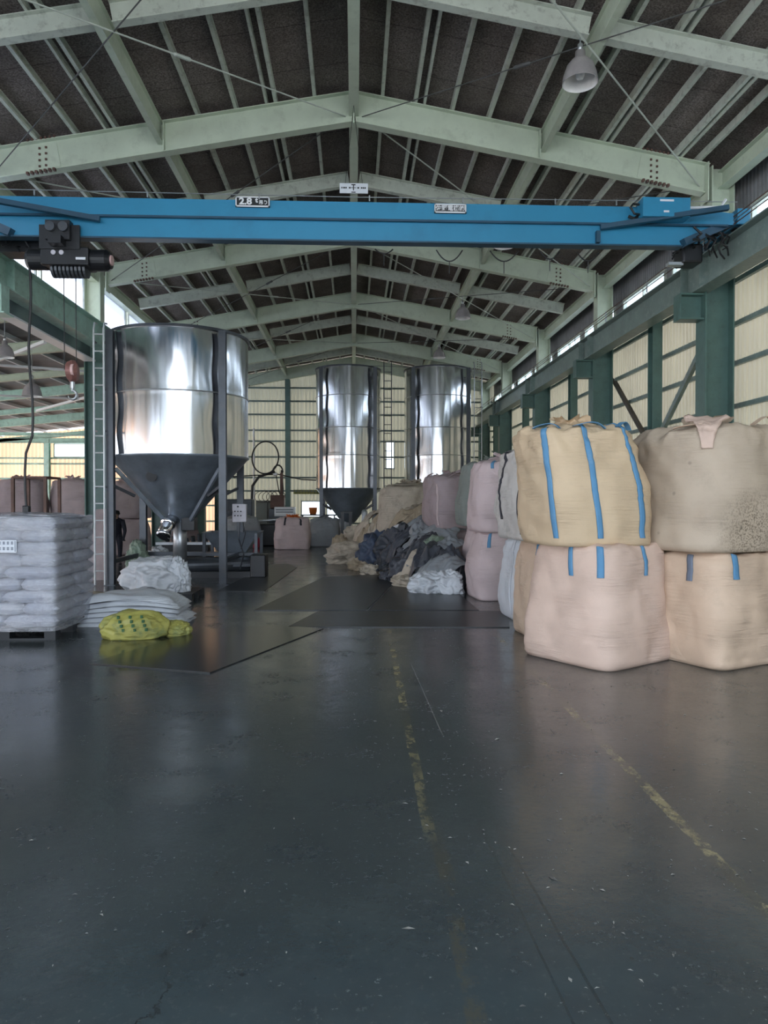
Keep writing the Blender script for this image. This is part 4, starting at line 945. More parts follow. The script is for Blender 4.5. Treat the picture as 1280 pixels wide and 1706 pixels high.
# third stack along the aisle
bag('rose coloured bulk bag on the floor with short blue strap, beyond the white bag', 2.36, 11.25, 0, 1.05, 1.0, 1.06, D2(4), 'bag_rose', 13, straps=[(D2(-128), 28, 37, .05, 'strap_blue')], frill=None, top=.9, wr=.3)
bag('rose coloured bulk bag upper of the stack beyond the white bag', 2.40, 11.25, 1.03, 1.10, 1.02, 1.14, D2(6), 'bag_rose', 14, straps=[(D2(-128), 31, 38, .05, 'strap_blue')], wr=.3, top=.74, sq=(4, 3))
bag('pale lilac bulk bag on the floor behind the rose stack', 2.48, 12.6, 0, 1.08, 1.05, 1.1, D2(-4), 'bag_rose', 15, frill=None, top=.9)
bag('grey green bulk bag sagging on top behind the rose stack', 2.42, 12.55, 1.08, 1.16, 1.08, 1.12, D2(3), 'bag_green', 16, lean=(.06, 0), straps=[(D2(-120), 5, 30, .05, 'strap_dark')], top=.7, wr=1.8)
bag('mauve bulk bag lower one behind the waste heap', 2.12, 14.4, 0, 1.15, 1.1, 1.0, D2(12), 'bag_dusk', 17, frill=None, top=.9)
bag('dusty mauve bulk bag leaning on top of the stack behind the waste heap', 2.05, 14.4, .97, 1.12, 1.1, 1.05, D2(14), 'bag_dusk', 18, lean=(-.10, 0), straps=[(D2(-140), 5, 30, .04, 'bag_rose')], wr=1.5, extra=loops([(D2(-160), .4, .12, .05), (D2(-100), .3, .1, .04)], 'bag_rose'))
bag('sand coloured slack bulk bag deep in the waste heap', 1.35, 17.2, 0, 1.5, 1.3, 1.95, D2(20), 'plastic_sand', 19, bulge=.08, top=.5, wr=2.5, sq=(3, 2.4))
bag('dusty bulk bag beside the sand coloured slack one in the waste heap', 2.8, 16.6, 0, 1.3, 1.3, 1.9, D2(-10), 'bag_dusk', 20, bulge=.08, top=.55, wr=2.0, sq=(3, 2.6))
# centre far bags
bag('cream bulk bag with orange liner and black straps alone at the end of the aisle', -1.97, 23.2, 0, 1.12, 1.1, 1.0, D2(2), 'bag_rose', 21, bulge=.05, straps=[(D2(-112), 28, 38, .06, 'strap_dark'), (D2(-62), 28, 38, .06, 'strap_dark')], liner='orange', wr=.6, top=.85)
bag('grey blue bulk bag behind the cream bag with the orange liner', -1.0, 24.6, 0, 1.0, 1.0, .95, D2(0), 'bag_grey', 22)
bag('pale round topped bulk bag beside a leg of the left far silo', -.55, 25.2, 0, .8, .8, .8, D2(10), 'bag_white', 23, top=.5)
bag('grey rounded bulk bag beyond the near silo', -3.72, 24.0, 0, 1.15, 1.1, 1.05, D2(5), 'bag_grey', 24, bulge=.14, sq=(3, 2.4), top=.4)
# aisle bags, far left
k = 0
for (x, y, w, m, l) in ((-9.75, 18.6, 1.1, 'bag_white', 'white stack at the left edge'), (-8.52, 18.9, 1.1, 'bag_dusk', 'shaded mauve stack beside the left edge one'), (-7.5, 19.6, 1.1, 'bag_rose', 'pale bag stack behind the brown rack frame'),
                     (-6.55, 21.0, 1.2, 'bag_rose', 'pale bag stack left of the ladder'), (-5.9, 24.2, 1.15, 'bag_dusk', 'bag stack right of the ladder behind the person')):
    hh = 1.05
    for lv in (0, 1):
        bag('%s bulk bag, %s' % ('upper' if lv else 'lower', l), x, y, lv*1.03, w, 1.1, hh, D2(k*7-8), m, 30+k, frill='gather' if lv else None, top=.75 if lv else .9, na=64); k += 1

# ------------------------------------------------------------------ white sack stack on a pallet
def pallet(label, x0, x1, y0, y1, z0=0, h=.13, m='wood'):
    t = thing('pallet', label, 'pallet', ((x0+x1)/2, (y0+y1)/2, z0))
    mb = MB(); n = 7; w = (y1-y0)/(n*2-1)*1.25; st = (y1-y0-w)/(n-1)
    for i in range(n): mb.box(x0, x1, y0+i*st, y0+i*st+w, z0+h-.022, z0+h)
    mb.build('deck', m, t)
    mb = MB()
    for i in range(3): mb.box(x0, x1, y0+i*(y1-y0-.1)/2, y0+i*(y1-y0-.1)/2+.1, z0, z0+.02)
    mb.build('bottom_boards', m, t)
    for i in range(3):
        xa = x0+i*(x1-x0-.12)/2
        for j in range(3): ya = y0+j*(y1-y0-.14)/2; MB().box(xa, xa+.12, ya, ya+.14, z0+.02, z0+h-.022).build('block', m, t)
    return t
def sackmesh(L, Wd, H, seed, N=22):
    """a filled sack lying flat: pillow with wrinkled pinched ends"""
    mb = MB(); nu, nv = N, 16; sd = Vector((seed*5.1, seed*2.3, 0))
    for top in (1, 0):
        for i in range(nu+1):
            for j in range(nv+1):
                u = i/nu*2-1; v = j/nv*2-1
                e = (1-abs(u)**5)*(1-abs(v)**5); e = max(0, e)**.42
                z = H/2 + (H/2*e if top else -H/2*e)
                nz = noise.noise(Vector((u*2.5, v*2.5, top*7))+sd)*.012 + noise.noise(Vector((u*7, v*6, top*3))+sd)*.006
                if top: z += nz*e
                pin = 1-.05*abs(u)**3*(1-abs(v)**2)
                mb.v.append(Vector((u*L/2*(1-.02*v*v*0), v*Wd/2*pin, max(z, 0))))
    b = (nu+1)*(nv+1)
    for i in range(nu):
        for j in range(nv):
            a = i*(nv+1)+j; mb.f.append([a, a+nv+1, a+nv+2, a+1]); mb.f.append([b+a, b+a+1, b+a+nv+2, b+a+nv+1])
    return mb
SX0, SX1, SY0, SY1 = -4.36, -3.22, 7.92, 9.05
pallet('black pallet under the film wrapped stack of white sacks at the left edge', SX0+.02, SX1-.02, SY0+.02, SY1-.02)
random.seed(11)
def make_sack(name, L, Wd, H, seed, m='sack'):
    o = sackmesh(L, Wd, H, seed).build(name, m, None, True, world=False)
    return o
LH = 0.132
variants = [make_sack('sack', .575, .385, LH+.012, s) for s in range(4)]
used = set()
cols = ['left', 'right']
for lv in range(9):
    z = .13+lv*LH; spots = []
    if lv % 2 == 0:
        for i in range(2):
            for j in range(3): spots.append((SX0+.285+i*.57, SY0+.19+j*.377, 0, 'left' if i == 0 else 'right', ('front', 'middle', 'back')[j]))
    else:
        for i in range(3):
            for j in range(2): spots.append((SX0+.19+i*.38, SY0+.285+j*.565, PI/2, ('left', 'middle', 'right')[i], ('front', 'back')[j]))
    for (x, y, r, cx_, cy_) in spots:
        q = random.randrange(4)
        if q not in used: used.add(q); o = variants[q]
        else: o = variants[q].copy(); C.objects.link(o)
        o.location = (x+random.uniform(-.012, .012), y+random.uniform(-.01, .01), z); o.rotation_euler = (0, 0, r+random.choice((0, PI))+random.uniform(-.02, .02))
        lay = ('bottom', 'second', 'third', 'fourth', 'fifth', 'sixth', 'seventh', 'eighth', 'top')[lv]
        tag(o, 'white filled sack of the wrapped stack, %s layer from the floor, %s %s one' % (lay, cy_, cx_), 'sack', 'white sacks stacked on the pallet')
# stretch film
fb = MB(); N = 160; Z = 34; zt = .13+9*LH
for i in range(Z+1):
    for k in range(N):
        a = 2*PI*k/N; c_, s_ = math.cos(a), math.sin(a); r = (abs(c_)**10+abs(s_)**10)**(-.1); z = .10+(zt-.08)*i/Z
        off = .022+.012*noise.noise(Vector((c_*5, s_*5, z*9)))+.010*abs(math.sin(PI*(z-.13)/LH))
        fb.v.append(Vector(((SX0+SX1)/2+c_*r*((SX1-SX0)/2+off), (SY0+SY1)/2+s_*r*((SY1-SY0)/2+off), z)))
for i in range(Z):
    for k in range(N): a = i*N+k; b = i*N+(k+1) % N; fb.f.append([a, b, b+N, a+N])
ft = fb.build('stretch_film', 'film', None, True); tag(ft, 'clear shiny stretch film wrapped round the white sack stack', 'film')
# crumpled loose film on top
def crumple_mesh(sx, sy, sz, seed, sub=5, amp=.28, fr=2.0, flat=.0):
    bm = bmesh.new(); bmesh.ops.create_icosphere(bm, subdivisions=sub, radius=1.0); sd = Vector((seed*7.3, seed*3.1, seed*1.7))
    for v in bm.verts:
        p = v.co.copy()
        r1 = 1-abs(noise.noise(p*fr+sd))*2; r2 = 1-abs(noise.noise(p*fr*2.3+sd*2))*2; r3 = 1-abs(noise.noise(p*fr*5+sd*3))*2
        k = 1+amp*(r1*.75+r2*.38+r3*.10-.5)
        q = Vector((p.x*sx*k, p.y*sy*k, p.z*sz*k))
        q.z = q.z+sz*.55 if q.z > -sz*.55 else 0.0+abs(q.z+sz*.55)*.02
        v.co = q
    mb = MB(); bm.verts.ensure_lookup_table(); mb.v = [v.co.copy() for v in bm.verts]; mb.f = [[v.index for v in f.verts] for f in bm.faces]; bm.free(); return mb
def crumple(name, label, cat, x, y, z, sx, sy, sz, seed, m, rot=0, sub=5, amp=.28, fr=2.0, group=None, tilt=(0, 0)):
    mb = crumple_mesh(sx, sy, sz, seed, sub, amp, fr)
    o = mb.build(name, m, None, True, world=False); o.location = (x, y, z); o.rotation_euler = (tilt[0], tilt[1], rot); LOC[o.name] = Matrix.Identity(4)
    return tag(o, label, cat, group)
o = crumple('loose_film', 'rumpled clear film bunched on top of the white sack stack', 'film', (SX0+SX1)/2, (SY0+SY1)/2, zt-.01, .56, .56, .045, 3, 'film', sub=5, amp=.25, fr=3)
sh = thing('paper_label', 'white printed paper label on the front of the sack stack', 'label', (-3.75, SY0-.05, .98))
MB().box(-3.92, -3.615, SY0-.052, SY0-.048, .955, 1.09).build('sheet', 'paper', sh)
mb = MB(); random.seed(4)
for r, zz in enumerate((1.045, .985)):
    for c in range(6):
        x = -3.89+c*.043; 
        for s_ in range(3): mb.box(x, x+.028, SY0-.055, SY0-.052, zz+s_*.011, zz+s_*.011+.005)
        mb.box(x+.011, x+.016, SY0-.055, SY0-.052, zz-.003, zz+.03)
mb.box(-3.632, -3.626, SY0-.055, SY0-.052, .965, 1.08); mb.build('printed_characters', 'strap_slate', sh)

# ------------------------------------------------------------------ sacks on the floor left of the aisle
pallet('black pallet under the crumpled white sack below the near silo', -3.47, -2.42, 10.85, 11.75, 0, .12)
crumple('crumpled_sack', 'big crumpled white sack lying on the black pallet under the silo', 'sack', -3.08, 11.3, .12, .47, .36, .33, 12, 'plastic_white', sub=6, amp=.34, fr=1.15)
crumple('crumpled_sack', 'small white tuft of film standing on the right of the crumpled sack', 'sack', -2.72, 11.2, .12, .17, .15, .30, 31, 'plastic_white', sub=5, amp=.5, fr=2.5)
# flat pile of empty folded white sacks
for i in range(6):
    mb = MB(); nx, ny = 26, 12; x0, x1, y0, y1 = -3.36, -2.05, 8.72, 9.45
    hh = .065
    for s_ in (1, 0):
        for a in range(nx+1):
            for b in range(ny+1):
                u, v = a/nx, b/ny
                e = (1-abs(2*u-1)**8)*(1-abs(2*v-1)**6)
                nz = noise.noise(Vector((u*3+i, v*3, i*2.2)))*.05*(i/5) + noise.noise(Vector((u*8+i, v*6, i)))*.015
                lift = .035*i*math.sin(PI*(u*.9+.02))*(.5) 
                z = i*.045 + (hh*e**.5+nz*e if s_ else 0) + lift*(1 if s_ else .8)
                mb.v.append(Vector((x0+(x1-x0)*u*(1-.02*i)+.03*math.sin(i*2.1)+.03*noise.noise(Vector((v*4, i, 0))), y0+(y1-y0)*v+.02*i, max(z, 0.002))))
    B = (nx+1)*(ny+1)
    for a in range(nx):
        for b in range(ny):
            q = a*(ny+1)+b; mb.f.append([q, q+ny+1, q+ny+2, q+1]); mb.f.append([B+q, B+q+1, B+q+ny+2, B+q+ny+1])
    tag(mb.build('folded_sack', 'plastic_white', None, True), 'flat white empty sack of the low pile behind the yellow sack, %s' % ('lowest', 'second from floor', 'third from floor', 'fourth from floor', 'fifth from floor', 'topmost')[i], 'sack', 'flat white sacks in the low pile')
ys = thing('yellow_sack', 'yellow sack with green lettering slumped in front of the white sacks', 'sack', (-2.42, 8.05, 0), D2(8))
mb = crumple_mesh(.36, .20, .20, 21, 5, .14, 1.5); mb.build('sack_body', 'yellow_sack', ys, True, world=False)
crumple('yellow_sack', 'small lime yellow crumpled bag right of the lettered yellow sack', 'sack', -2.02, 8.22, 0, .17, .13, .10, 22, 'yellow_sack', sub=5, amp=.25, fr=2.2)
M['ink_green'] = mat('green_print', (0.03, 0.14, 0.05), .5)
mb = MB(); random.seed(8)
for c in range(3):
    for r in range(4):
        x = -.16+c*.12+r*.018; z = .24-r*.045-c*.0; y = -.215+.0*r
        y = -.20*math.sqrt(max(0.05, 1-((z-.11)/.22)**2))-.022
        for q in range(3): mb.box(x, x+.03, y-.004, y+.03, z+q*.011, z+q*.011+.005)
        mb.box(x+.012, x+.018, y-.004, y+.03, z-.004, z+.028)
mb.build('printed_characters', 'ink_green', ys, world=False)
crumple('rubble_heap', 'low heap of dusty scraps on the floor beside the ladder foot', 'scraps', -3.95, 10.6, 0, .36, .28, .12, 27, 'plastic_sand', sub=5, amp=.5, fr=4)
crumple('crumpled_sack', 'small grey white sack lying between the sack stack and the pallet', 'sack', -3.42, 10.2, 0, .22, .2, .10, 28, 'plastic_white', sub=4, amp=.3)
crumple('crumpled_sack', 'pale green film draped behind the ladder of the near silo', 'film', -4.42, 14.9, 0, .2, .25, .42, 29, 'plastic_green', sub=5, amp=.4)
crumple('crumpled_sack', 'white film tuft on the floor behind the green film', 'film', -4.3, 15.9, 0, .28, .2, .3, 44, 'plastic_white', sub=5, amp=.5)
bd = tag(MB().add([(-5.15, 14.0, 0), (-4.75, 14.0, 0), (-4.95, 14.9, 1.35), (-5.25, 14.9, 1.35), (-5.15, 14.04, 0), (-4.75, 14.04, 0), (-4.95, 14.94, 1.35), (-5.25, 14.94, 1.35)],
    [(0,1,2,3),(7,6,5,4),(0,4,5,1),(1,5,6,2),(2,6,7,3),(3,7,4,0)]).build('leaning_board', 'board'), 'dusty pink board leaning against the foot of the left column', 'board')
# brown pipe rack frame
rk = thing('rack_frame', 'brown open steel frame standing behind the white sack stack', 'frame', (-6.0, 13.2, 0))
x0, x1 = -5.98, -5.42
for x in (x0, x1):
    for y in (12.9, 13.5): MB().box(x-.025, x+.025, y-.025, y+.025, 0, 1.93).build('post', 'rust', rk)
for z in (1.93, 1.27, .2):
    for y in (12.9, 13.5): MB().box(x0, x1, y-.02, y+.02, z-.02, z+.02).build('cross_bar', 'rust', rk)
    for x in (x0, x1): MB().box(x-.02, x+.02, 12.9, 13.5, z-.02, z+.02).build('cross_bar', 'rust', rk)

# ------------------------------------------------------------------ floor plates
def plate_(pts, m, label, h=.010):
    n = len(pts); mb = MB().add([(x, y, 0.001) for x, y in pts]+[(x, y, h) for x, y in pts], [[i, (i+1) % n, n+(i+1) % n, n+i] for i in range(n)]+[list(range(n, 2*n)), list(range(n-1, -1, -1))])
    tag(mb.build('floor_plate', m), label, 'plate')
plate_([(-.79, 8.63), (1.85, 8.48), (2.1, 9.75), (-.49, 9.84)], 'plate', 'dark rubber plate lying across the aisle in front of the bags')
plate_([(-1.38, 9.96), (.16, 9.90), (1.02, 15.0), (-.60, 14.3)], 'plate', 'long dark plate running down the aisle beyond the crosswise one')
plate_([(.20, 9.90), (1.72, 9.84), (1.70, 13.2), (.78, 13.3)], 'plate', 'dark plate beside the long one next to the waste heap', .008)
plate_([(-2.45, 6.75), (-1.26, 6.33), (-.36, 8.50), (-1.0, 8.75), (-1.75, 8.5)], 'wet_plate', 'wet dark steel plate with a corner pointing at the camera, left of the aisle')
plate_([(-2.3, 12.1), (-1.5, 12.1), (-1.3, 16.5), (-1.6, 17.5), (-2.0, 17.2)], 'plate', 'narrow dark plate beside the near silo legs', .008)

# ------------------------------------------------------------------ waste heap
heap = [  # x, y, z, sx, sy, sz, material, label
 (.05, 17.6, 0, .62, .45, .32, 'plastic_sand', 'tan torn sack spilling at the front left tip of the waste heap'),
 (-.35, 19.2, 0, .32, .28, .36, 'plastic_tan', 'brown round bundle at the far left of the waste heap'),
 (.15, 19.6, 0, .5, .4, .50, 'plastic_sand', 'slack sand bag rising at the left of the waste heap'),
 (.55, 16.0, 0, .42, .4, .48, 'plastic_navy', 'navy blue plastic bundle at the foot of the waste heap'),
 (1.0, 15.3, 0, .55, .45, .55, 'plastic_dark', 'charcoal film bundle in the middle of the waste heap'),
 (1.35, 14.0, .0, .5, .45, .45, 'plastic_dark', 'dark crumpled film in front of the mauve bag'),
 (1.45, 12.9, 0, .36, .42, .34, 'plastic_grey', 'pale grey wrinkled film near the rose bag stack'),
 (1.30, 11.9, 0, .34, .30, .20, 'plastic_white', 'bright white crumpled bag at the nearest end of the waste heap'),
 (1.55, 11.75, 0, .20, .24, .22, 'plastic_white', 'white puffy film lump leaning on the bright white bag'),
 (.98, 12.75, 0, .30, .25, .12, 'plastic_sand', 'flat sand coloured scrap sack beside the dark plate'),
 (1.62, 12.35, 0, .26, .3, .42, 'plastic_dark', 'dark slanted film behind the bright white bag'),
 (.35, 14.9, 0, .22, .2, .12, 'plastic_sand', 'small light scrap lying before the navy bundle'),
 (.18, 15.9, 0, .26, .22, .16, 'plastic_tan', 'small brown scrap pile between the tan sack and navy bundle'),
 (.72, 13.9, 0, .24, .2, .13, 'plastic_dark', 'small charcoal scrap on the floor before the heap'),
 (1.0, 13.5, 0, .34, .28, .3, 'plastic_dark', 'black creased plastic sheet before the pale grey film'),
]
def interp(t, tab):
    if t <= tab[0][0]: return tab[0][1]
    for (a, va), (b, vb) in zip(tab[:-1], tab[1:]):
        if t <= b: return va+(vb-va)*(t-a)/(b-a)
    return tab[-1][1]
def heap_z(x, y):
    d = x-interp(y, ((11.3, 1.75), (12, 1.05), (13.5, .80), (16.5, .40), (18, .0), (21, -.6)))
    cap = interp(y, ((11.2, .0), (11.6, .22), (12.2, .42), (13.2, .62), (14.5, 1.0), (16, 1.45), (17.5, 1.72), (19, 1.5), (20.5, .7), (21.2, 0)))
    return max(0, cap*(1-math.exp(-max(0, d)*2.6/max(cap, .3)))+.10*noise.noise(Vector((x*2, y*2, 3)))*(1 if d > .1 else 0))
for i, (x, y, z, sx, sy, sz, m, l) in enumerate(heap):
    crumple('crumpled_sack', l, 'waste sack', x, y, z, sx, sy, sz, 50+i*1.7, m, rot=i*1.3, sub=5 if sx < .5 else 6, amp=.5, fr=1.35, tilt=(0, 0))
def drape(label, x, y, w, d, seed, m, rot, lift=.10, fold=.10):
    """a slack sheet or empty sack thrown over the heap, with radiating folds and a thickness"""
    nu, nv = 46, 40; mb = MB(); sd = Vector((seed*3.3, seed*1.9, seed)); c_, s_ = math.cos(rot), math.sin(rot)
    for i in range(nu+1):
        for j in range(nv+1):
            u, v = i/nu*2-1, j/nv*2-1; a = math.atan2(v, u); e = 1+.28*noise.noise(Vector((math.cos(a)*1.5, math.sin(a)*1.5, 0))+sd)
            px, py = u*w/2*e, v*d/2*e; X = x+px*c_-py*s_; Y = y+px*s_+py*c_
            rr = min(1.3, math.hypot(u, v)); q = Vector((px*2.2, py*5.0, 0))+sd
            f = (1-abs(noise.noise(q))*2)*fold + (1-abs(noise.noise(q*2.3+sd))*2)*fold*.45 + noise.noise(q*5)*fold*.15
            z = heap_z(X, Y) + lift*(1-rr*.55) + f*(1-.3*rr)
            mb.v.append(Vector((X+noise.noise(q*1.5)*.05, Y+noise.noise(q*1.5+sd)*.05, max(z, .004+.01*abs(noise.noise(q*3))))))
    for i in range(nu):
        for j in range(nv): a = i*(nv+1)+j; mb.f.append([a, a+nv+1, a+nv+2, a+1])
    o = mb.build('waste_sheet', m, None, True); so = o.modifiers.new('thick', 'SOLIDIFY'); so.thickness = .006; so.offset = 1
    return tag(o, label, 'waste sheet')
sheets = [
 (1.55, 12.1, .75, .6, 'plastic_grey', .3, 'wrinkled grey sheet just behind the bright white bag'),
 (1.35, 12.8, .9, .7, 'plastic_dark', 1.1, 'charcoal sheet folded low behind the wrinkled grey one'),
 (1.75, 13.0, .7, .7, 'plastic_grey', 2.0, 'pale striped slack sheet against the rose bag stack'),
 (1.15, 13.6, .8, .6, 'plastic_dark', .6, 'black glossy sheet on the lower slope of the heap'),
 (1.6, 14.0, 1.1, .6, 'plastic_grey', 2.6, 'long grey flap across the middle of the heap'),
 (.85, 14.6, .8, .6, 'plastic_dark', .2, 'dark glossy sheet at the foot of the heap'),
 (1.3, 15.0, 1.2, .8, 'plastic_grey', .4, 'broad dull grey sheet lying over the heap centre'),
 (.75, 15.6, .7, .6, 'bag_white', 1.7, 'whitish torn sack above the navy bundle'),
 (1.5, 15.8, 1.1, .8, 'plastic_tan', 1.0, 'brown tattered sheet left of the dusty mauve bag'),
 (.45, 16.6, .7, .6, 'plastic_tan', .5, 'tan scrap sheet spilling down the left slope'),
 (.95, 16.7, .9, .9, 'plastic_sand', 2.2, 'sand coloured slack sack with hanging ties'),
 (.25, 17.4, .8, .6, 'plastic_sand', 1.4, 'pale beige scrap sheet at the heap foot left'),
 (.75, 17.8, .9, .8, 'plastic_tan', .1, 'ochre sack slumping down the left shoulder'),
 (.0, 18.6, .8, .6, 'plastic_sand', 2.7, 'dusty flat sack at the far left foot of the heap'),
 (1.35, 17.5, 1.3, 1.0, 'plastic_sand', .8, 'big pale slack sack crowning the waste heap'),
 (1.9, 17.0, 1.2, .9, 'bag_dusk', 1.9, 'mauve slack sheet at the top right of the heap'),
 (.5, 19.2, .9, .8, 'plastic_sand', 1.2, 'light sack draped on the far end of the heap'),
 (.15, 18.0, .5, .5, 'plastic_tan', .9, 'small brown rag left of the ochre sack'),
 (.62, 17.0, .5, .45, 'bag_dusk', 2.0, 'small mauve rag below the sand coloured slack sack'),
 (.30, 16.9, .45, .4, 'plastic_white', .3, 'small off-white rag near the left foot of the heap'),
 (1.05, 16.1, .6, .4, 'plastic_tan', 2.9, 'brown strip of sacking above the navy bundle'),
 (1.25, 14.5, .5, .4, 'plastic_grey', 1.9, 'small grey rag on the middle of the heap'),
 (1.45, 13.3, .5, .4, 'plastic_green', .7, 'small grey green rag above the pale grey film'),
 (.9, 15.2, .5, .35, 'plastic_dark', 2.3, 'small black rag beside the navy bundle'),
 (1.0, 13.0, .5, .45, 'plastic_sand', 2.4, 'small beige rag on the floor edge of the heap'),
]
for i, (x, y, w, d, m, rot, l) in enumerate(sheets): drape(l, x, y, w, d, 3+i*2.3, m, rot, lift=.09+.05*(i % 3)+(.08 if w < .61 else 0), fold=.10+.04*(i % 2))

# white granulate under far silo
gp = thing('granulate_tray', 'dark tray heaped with white granulate under the left far silo', 'tray', (.25, 23.6, 0))
trough(-.15, .95, 23.2, 24.0, .0, .55, .15).build('tray_body', 'rust', gp)
MB().lathe([(.46, .52), (.3, .68), (.12, .80), (.001, .84)], .4, 23.6, 32, lambda a, z: .03*math.sin(5*a)).build('granulate_pile', 'bump_white', gp, True)
tag(MB().tube([(.35, 24.2, 1.15), (.36, 23.8, 1.05), (.37, 23.65, .85)], [.1, .1, .13], 16).build('spout_sleeve', 'plastic_white', None, True), 'white sleeve hanging over the granulate tray', 'sleeve')

# ------------------------------------------------------------------ far end: hoses, pipe, machines
def ring(cx, y, cz, rx, rz, r, a0=0, a1=2*PI, tilt=0.2, N=40):
    return [(cx+rx*math.cos(a0+(a1-a0)*k/N), y+tilt*math.sin(a0+(a1-a0)*k/N), cz+rz*math.sin(a0+(a1-a0)*k/N)) for k in range(N+1)]
h = thing('hose_coil', 'big loop of dark hose hanging high before the back wall', 'hose', (-3.3, 27.5, 0))
MB().tube(ring(-3.36, 27.5, 3.18, .50, .62, .02), .028, 8).build('hose_loop', 'wire', h)
MB().tube([(-3.0, 27.5, 2.65), (-3.6, 27.5, 2.45), (-3.85, 27.5, 2.1), (-3.88, 27.5, 1.5), (-3.88, 27.5, .5)], .05, 10).build('thick_hose', 'wire', h)
MB().tube([(-5.2, 27.6, 2.42), (-3.9, 27.6, 2.5), (-2.9, 27.6, 2.55), (-2.0, 27.6, 2.35), (-.9, 27.6, 2.3)], .022, 8).build('cross_hose', 'wire', h)
MB().tube(ring(-2.9, 27.5, 2.55, .2, .35, .02, .2, 2.9), .03, 8).tube([(-2.75, 27.5, 2.7), (-2.7, 27.5, 2), (-2.75, 27.5, 1.2), (-2.7, 27.5, .3)], .035, 8).tube([(-2.95, 27.5, 2.5), (-2.85, 27.5, 1.9), (-2.6, 27.5, 1.3)], .02, 8).build('drop_hose', 'wire', h)
MB().tube([(-3.05, 27.4, 2.52), (-2.9, 27.4, 2.55)], .06, 10).build('coupling', 'white', h)
mb = MB()
for k in range(5): mb.tube(ring(-3.5+k*.15, 27.6, 1.7, .28, .22, .01), .012, 6)
mb.build('coiled_cable', 'rod_dark', h)
MB().box(-2.8, -2.7, 27.45, 27.6, 0, 2.6).build('hose_stand', 'rust', h)
tag(MB().tube([(-3.93, 28.5, 0), (-3.93, 28.5, 4.4)], .04, 10).build('vertical_pipe', 'white'), 'thin white vertical pipe in front of the back wall left of the hoses', 'pipe')
mc = thing('machine_cabinet', 'grey machine cabinet with vertical panels standing before the back wall', 'cabinet', (-3.35, 28.3, 0))
bevel(MB().box(-3.8, -2.9, 28.0, 28.8, 0, 1.55).build('cabinet_body', 'bag_green', mc), .02)
MB().box(-3.35, -3.33, 27.985, 28, .1, 1.5).build('door_gap', 'black', mc)
mr = thing('machine_cabinet', 'small rusty machine box on a dark base beside the gable post', 'cabinet', (-2.9, 26.5, 0))
bevel(MB().box(-3.05, -2.55, 26.4, 26.8, 1.25, 1.75).build('box', 'rust', mr), .02); bevel(MB().box(-3.1, -2.5, 26.3, 26.9, 0, 1.25).build('base', 'dark_metal', mr), .02)
wm = thing('white_machine_box', 'off-white slotted box standing behind the cream bag with orange liner', 'box', (-2.4, 25.2, 0))
bevel(MB().box(-2.75, -2.05, 25.0, 25.5, 1.0, 1.32).build('slotted_top', 'white', wm), .01)
MB().box(-2.7, -2.1, 24.99, 25.0, 1.13, 1.16).box(-2.7, -2.1, 24.99, 25.0, 1.21, 1.24).build('slots', 'dark_metal', wm); MB().box(-2.7, -2.1, 25.05, 25.45, 0, 1.0).build('stand', 'dark_metal', wm)
dm = thing('granulator', 'low black machine with a pipe between the round grey bag and cream bag', 'machine', (-3.0, 24.8, 0))
bevel(MB().box(-3.35, -2.6, 24.5, 25.2, 0, .75).build('machine_body', 'black', dm), .04)
MB().tube([(-3.3, 24.4, .85), (-2.6, 24.4, .9)], .04, 10).build('feed_pipe', 'steel', dm)
mb = MB().tube([(-4.6, 26.6, 1.4), (-3.7, 26.6, 1.4)], .2, 16)
bevel(MB().box(-4.6, -3.7, 26.3, 26.9, 0, 1.6).build('dark_machine', 'dark_metal'), .03); tag(bpy.data.objects['dark_machine'], 'dark upright machine housing behind the round grey bag', 'machine')
rt = crumple('red_cloth', 'dark red rag hanging at the right of the round grey bag', 'cloth', -3.15, 23.4, 0, .10, .1, .28, 77, 'red', sub=4)
# dark stand beside far silo leg
ds = thing('tool_stand', 'dark frame stand between the far bags and the waste heap', 'stand', (-.2, 24.2, 0))
for x in (-.38, -.12): 
    for y in (23.9, 24.3): MB().box(x-.05, x+.05, y-.03, y+.03, 0, 1.15).build('post', 'black', ds)
MB().box(-.45, -.05, 23.85, 24.35, 1.12, 1.17).build('shelf', 'black', ds)
tb = thing('outdoor_planter', 'dark shelf with an orange brown basket at the back wall windows', 'shelf', (-1.6, 28.6, 0))
MB().box(-2.1, -.7, 28.4, 28.8, .95, 1.0).box(-2.05, -2.0, 28.4, 28.8, 0, .95).box(-.8, -.75, 28.4, 28.8, 0, .95).build('shelf', 'dark_metal', tb)
MB().lathe([(.001, 1.0), (.12, 1.0), (.15, 1.1), (.17, 1.28), (.16, 1.28), (.1, 1.05)], -1.62, 28.6, 20).build('basket', 'orange', tb, True)
# wall canopy strip seen through back wall panel (pale ridged strip)
tag(corrugated(MB(), (-2.5, 29.93), (-1.2, 29.93), 1.82, 2.0, .13, .05).build('ridged_strip', 'yellow_sack'), 'yellowish ridged plastic strip on the back wall beside the gable post', 'strip')

